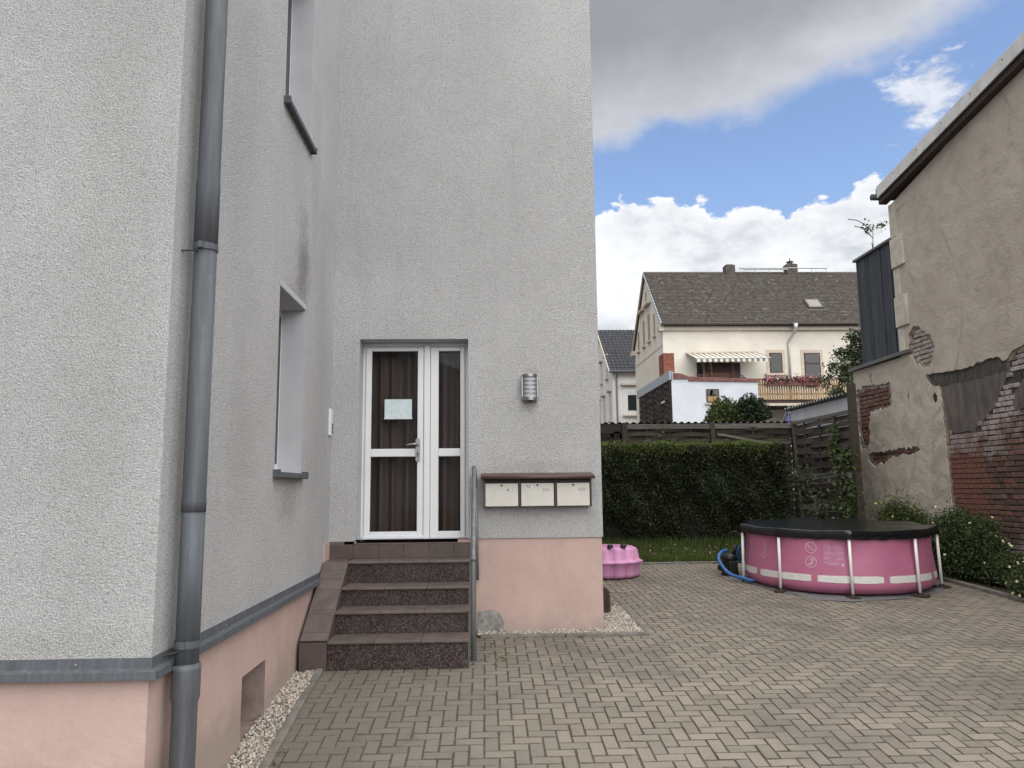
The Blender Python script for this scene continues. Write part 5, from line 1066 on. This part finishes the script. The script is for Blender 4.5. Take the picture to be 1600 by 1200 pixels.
for (y0, y1, z0, z1) in ((48.3, 48.85, 10.18, 11.45), (46.6, 47.2, 10.21, 11.85), (45.05, 45.7, 10.25, 11.92), (43.7, 44.15, 10.28, 11.6), (45.75, 46.15, 12.75, 13.5)):
    wn = B(XG-.02, XG+.03, y0, y1, z0, z1).build('gable_window', 'window_surround', ch_); B(XG-.03, XG-.02, y0+.06, y1-.06, z0+.05, z1-.05).build('pane', 'blind_beige', wn); B(XG-.12, XG, y0-.08, y1+.08, z0-.10, z0).build('window_sill', 'house_trim', ch_)
for (y0, y1, z) in ((46.4, 47.9, 12.42), (44.7, 46.15, 12.45)): B(XG-.22, XG, y0, y1, z, z+.16).build('window_hood', 'house_trim', ch_, bevel=.03)
for (x0, x1, zt) in ((15.05, 15.66, 15.15), (18.9, 19.62, 15.2)): cc = B(x0, x1, YR-.3, YR+.3, ZR-.4, zt).build('chimney', 'chimney_dark', ch_, bevel=.02); B(x0+.1, x1-.1, YR-.2, YR+.2, zt+.001, zt+.05).build('cap', 'chimney_dark', cc)
MB().lathe((19.26, YR, 15.24), [(.16, 0), (.16, .12), (.24, .16), (.1, .22), (.03, .26), (.02, .42), (0, .42)], 12).build('chimney_cowl', 'chimney_dark', ch_)
for a, b_, z in ((15.9, 21.5, ZR+.26), (16.2, 19, ZR+.18)): B(a, b_, YR-.34, YR-.20, z, z+.035).build('roof_walkway', 'metal_light', ch_)
for x in np.arange(16, 21.5, .9): B(x, x+.03, YR-.28, YR-.24, ZR, ZR+.26).build('walkway_bracket', 'metal_light', ch_)
def rp_(x, s, h): p = O_+dr*s+nr*h; return (x, p[1], p[2])
def rq(name, m, x0, x1, s0, s1, h0, h1, par): return MB().hexa([rp_(x0, s0, h0), rp_(x1, s0, h0), rp_(x1, s1, h0), rp_(x0, s1, h0), rp_(x0, s0, h1), rp_(x1, s0, h1), rp_(x1, s1, h1), rp_(x0, s1, h1)]).build(name, m, par)
skl = rq('skylight', 'frame_dark', 18.85, 19.75, 1.55, 2.55, .02, .13, ch_); rq('pane', 'glass_sky', 18.94, 19.66, 1.65, 2.45, .131, .14, skl); rq('flashing', 'chimney_dark', 18.7, 19.95, 1.3, 1.55, .05, .07, skl)
# awning and timber screens on the terrace
aw = thing('striped_awning', (13.3, 41, 8.2), 'cream and grey striped awning over the terrace of the cream house', 'awning')
MB().hexa([(11.34, YF-.03, 8.83), (15.36, YF-.03, 8.90), (15.36, 40.0, 8.25), (11.32, 40.0, 8.22), (11.34, YF-.03, 8.86), (15.36, YF-.03, 8.93), (15.36, 40.0, 8.28), (11.32, 40.0, 8.25)]).build('canopy', 'awning_stripe', aw)
vl = MB(); N_ = 130
for i in range(N_+1): x = 11.32+4.04*i/N_; vl.v += [(x, 39.995, 8.24), (x, 39.985, 8.09-.045*abs(math.sin(i*PI/10)))]
for i in range(N_): vl.f.append((2*i, 2*i+2, 2*i+3, 2*i+1))
vl.build('valance', 'awning_stripe', aw); MB().tube([(11.3, 40.01, 8.25), (15.38, 40.01, 8.27)], .035).build('front_bar', 'metal_light', aw); MB().tube([(11.3, YF-.08, 8.86), (15.38, YF-.08, 8.93)], .07).build('cassette', 'house_trim', aw)
ts = thing('timber_screen', (12.6, 41, 6.5), 'reddish brown timber screen with lattice under the striped awning', 'screen')
B(11.9, 14.35, 41.9, 41.985, 6.0, 8.3).build('doorway', 'ink', ts)
for k_ in range(14): B(12.0+k_*.11, 12.10+k_*.11, 41.0, 41.03, 6.3, 7.62).build('board', 'timber_brown', ts)
for x in (11.95, 12.35, 13.55): B(x, x+.1, 40.9, 41.0, 6.0, 8.25).build('post', 'timber_brown', ts)
for k_ in range(10):
    for sg in (-1, 1): x = 12.1+k_*.145; MB().tube([(x, 41.0+.01*sg, 7.64), (x+sg*.42*(1 if 12.1 < x+sg*.42 < 13.6 else .6), 41.0+.01*sg, 8.04)], .014, 4).build('lattice_slat', 'timber_brown', ts)
for k_ in range(7): z = 7.55-k_*.12; B(13.62, 13.62+.22+k_*.19, 40.9, 40.925, z, z+.035).build('lattice_slat', 'timber_brown', ts)
for k_ in range(9): x = 13.68+k_*.145; B(x, x+.035, 40.88, 40.905, 6.5, 7.75-k_*.10).build('lattice_slat', 'timber_brown', ts)
MB().hexa([(13.6, 40.85, 7.78), (13.66, 40.85, 7.72), (15.0, 40.85, 6.7), (14.95, 40.85, 6.78), (13.6, 40.93, 7.78), (13.66, 40.93, 7.72), (15.0, 40.93, 6.7), (14.95, 40.93, 6.78)]).build('stair_rail', 'timber_brown', ts)
for k_ in range(6): B(11.55-.02, 11.55+.4, 40.9+.001*k_, 40.93, 6.5+k_*.19, 6.56+k_*.19).build('side_slat', 'timber_brown', ts)
# ================================================================== WHITE HOUSE far left
wh = thing('white_house', (12, 60, 4), 'white house with dark grey pantile roof seen past the house corner', 'house')
XG2, YF2, YR2, ZE2, ZR2 = 9.84, 58.0, 63.75, 10.25, 14.75
B(XG2, 24, YF2, 69.5, 2, ZE2).build('wall', 'house_white', wh); MB().prism([(YF2, ZE2), (69.5, ZE2), (YR2, ZR2-.15)], 'x', XG2, 24).build('gable', 'house_white', wh)
O2 = np.array([0, YF2-.4, ZE2]); s2 = math.atan2(ZR2-ZE2, YR2-YF2+.4); L2 = math.hypot(ZR2-ZE2, YR2-YF2+.4); d2 = np.array([0, math.cos(s2), math.sin(s2)]); n2_ = np.array([0, -math.sin(s2), math.cos(s2)]); V_, F_ = [], []; b = 0
for c in range(15):
    x = XG2-.3
    while x < 16:
        for k_ in range(6):
            u0, u1 = k_/6, (k_+1)/6; w0, w1 = .06*math.sin(u0*PI*1.3)**2, .06*math.sin(u1*PI*1.3)**2; sA, sB = c*L2/15-.03, (c+1)*L2/15+.03
            V_ += [O2+d2*sA+n2_*(.07+w0)+[x+.32*u0, 0, 0], O2+d2*sA+n2_*(.07+w1)+[x+.32*u1, 0, 0], O2+d2*sB+n2_*(.0+w1)+[x+.32*u1, 0, 0], O2+d2*sB+n2_*(.0+w0)+[x+.32*u0, 0, 0], O2+d2*sA+[x+.32*u0, 0, 0], O2+d2*sA+[x+.32*u1, 0, 0]]; F_ += [(b, b+1, b+2, b+3), (b+4, b+5, b+1, b)]; b += 6
        x += .32
tag(npmesh('roof_tiles', 'tile_dark', np.array(V_), np.array(F_), wh), kind='stuff')
MB().prism([(YF2-.4, ZE2-.05), (YR2, ZR2-.03), (69.9, ZE2-.05), (69.9, ZE2-.12), (YR2, ZR2-.2), (YF2-.4, ZE2-.12)], 'x', XG2-.28, 24).build('roof_deck', 'house_trim', wh)
MB().prism([(YF2-.42, ZE2-.12), (YR2, ZR2-.12), (YR2, ZR2+.08), (YF2-.42, ZE2+.06)], 'x', XG2-.36, XG2-.29).build('verge_board', 'house_trim', wh); MB().prism([(69.9, ZE2-.12), (YR2, ZR2-.12), (YR2, ZR2+.08), (69.9, ZE2+.06)], 'x', XG2-.36, XG2-.29).build('verge_board', 'chimney_dark', wh)
MB().tube([(XG2-.3, YF2-.5, ZE2-.03), (20, YF2-.5, ZE2-.03)], .09, 8).build('gutter', 'zinc', wh); MB().tube([(XG2+.3, YF2-.5, ZE2-.05), (XG2+.28, YF2-.12, ZE2-.5), (XG2+.28, YF2-.12, 4)], .07, 8).build('downpipe', 'galvanised', wh)
B(10.62, 12.3, YF2-.03, YF2, 6.95, 9.1).build('window_surround', 'house_white', wh); wn = B(10.85, 12.0, YF2-.05, YF2-.028, 7.12, 8.8).build('window', 'pvc_white', wh); B(10.97, 11.9, YF2-.06, YF2-.049, 7.25, 8.5).build('pane', 'glass_far', wn); B(10.97, 11.9, YF2-.065, YF2-.061, 8.45, 8.75).build('blind', 'curtain_white', wn)
B(10.45, 12.4, YF2-.3, YF2, 9.2, 9.36).build('window_hood', 'house_trim', wh); B(10.55, 12.3, YF2-.2, YF2, 6.8, 6.92).build('window_sill', 'house_trim', wh)
for (y0, y1, z0, z1) in ((60.0, 60.9, 10.1, 11.6), (58.9, 59.7, 6.6, 8.6), (61.9, 62.8, 6.6, 8.6), (64.5, 65.3, 6.6, 8.6), (63.0, 63.7, 10.1, 11.6)):
    wn = B(XG2-.03, XG2, y0, y1, z0, z1).build('gable_window', 'window_surround', wh); B(XG2-.04, XG2-.03, y0+.1, y1-.1, z0+.1, z1-.1).build('pane', 'glass_far', wn); B(XG2-.15, XG2, y0-.1, y1+.1, z0-.12, z0-.001).build('window_sill', 'house_trim', wh)
    B(XG2-.25, XG2, y0-.2, y1+.2, z1+.25, z1+.4).build('window_hood', 'house_trim', wh)
bsh = thing('bare_shrub', (10.9, 52, 4), 'bare thin twigs in front of the white house window', 'shrub'); q = MB()
for k_ in range(9): x = 10.3+random.uniform(0, .5); q.tube([(10.35, 52, 4.0), (x, 52, 5.8), (x+random.gauss(0, .2), 52, 6.6+random.uniform(0, .6))], [.02, .012, .006], 4)
q.build('twigs', 'bark', bsh)

# ================================================================== SMALL LITTER ON THE PAVING
def crumbs(n_, x0, x1, y0, y1, sz):
    V, F = [], []; b = 0; base = np.array([(0, 0, .7), (1, 0, 0), (0, .8, 0), (-.9, .1, 0), (.1, -.8, 0)]); fc = np.array([(0, 1, 2), (0, 2, 3), (0, 3, 4), (0, 4, 1)])
    for _ in range(n_):
        y = random.uniform(y0, y1); x = random.triangular(x0, x1, x1*.75); a = random.uniform(0, 6.3); q_ = sz*random.uniform(.4, 1.4); Rm = np.array([[math.cos(a), -math.sin(a), 0], [math.sin(a), math.cos(a), 0], [0, 0, 1]])
        V.append((base*q_*[1.6, .8, .6]) @ Rm.T+[x, y, gz(y)+.001]); F.append(fc+b); b += 5
    return np.concatenate(V), np.concatenate(F)
v, f = crumbs(650, 1.2, 6.6, 4.2, 10.0, .0065); tag(npmesh('paving_litter', 'soil', v, f), 'dark crumbs of soil and bark scattered over the paving at right', 'litter', kind='stuff')
pts = []
for _ in range(46):
    if random.random() < .5: x, y = random.uniform(-.16, .25), random.uniform(7.05, 8.05)
    else: x, y = random.choice([(random.uniform(-1.35, -.2), 7.05), (random.uniform(0, 1.6), 8.06), (random.uniform(-1.38, -1.33), random.uniform(5, 7)), (6.62, random.uniform(8, 12))])
    for _ in range(14): pts.append((x+random.gauss(0, .012), y+random.gauss(0, .012), gz(y)+random.uniform(.0, .018)))
v, f = leaves(np.array(pts), .014, .5); tag(npmesh('joint_weeds', 'grass', v, f), 'tiny weeds and mossy tufts in the joints near the handrail foot', 'weeds', kind='stuff')
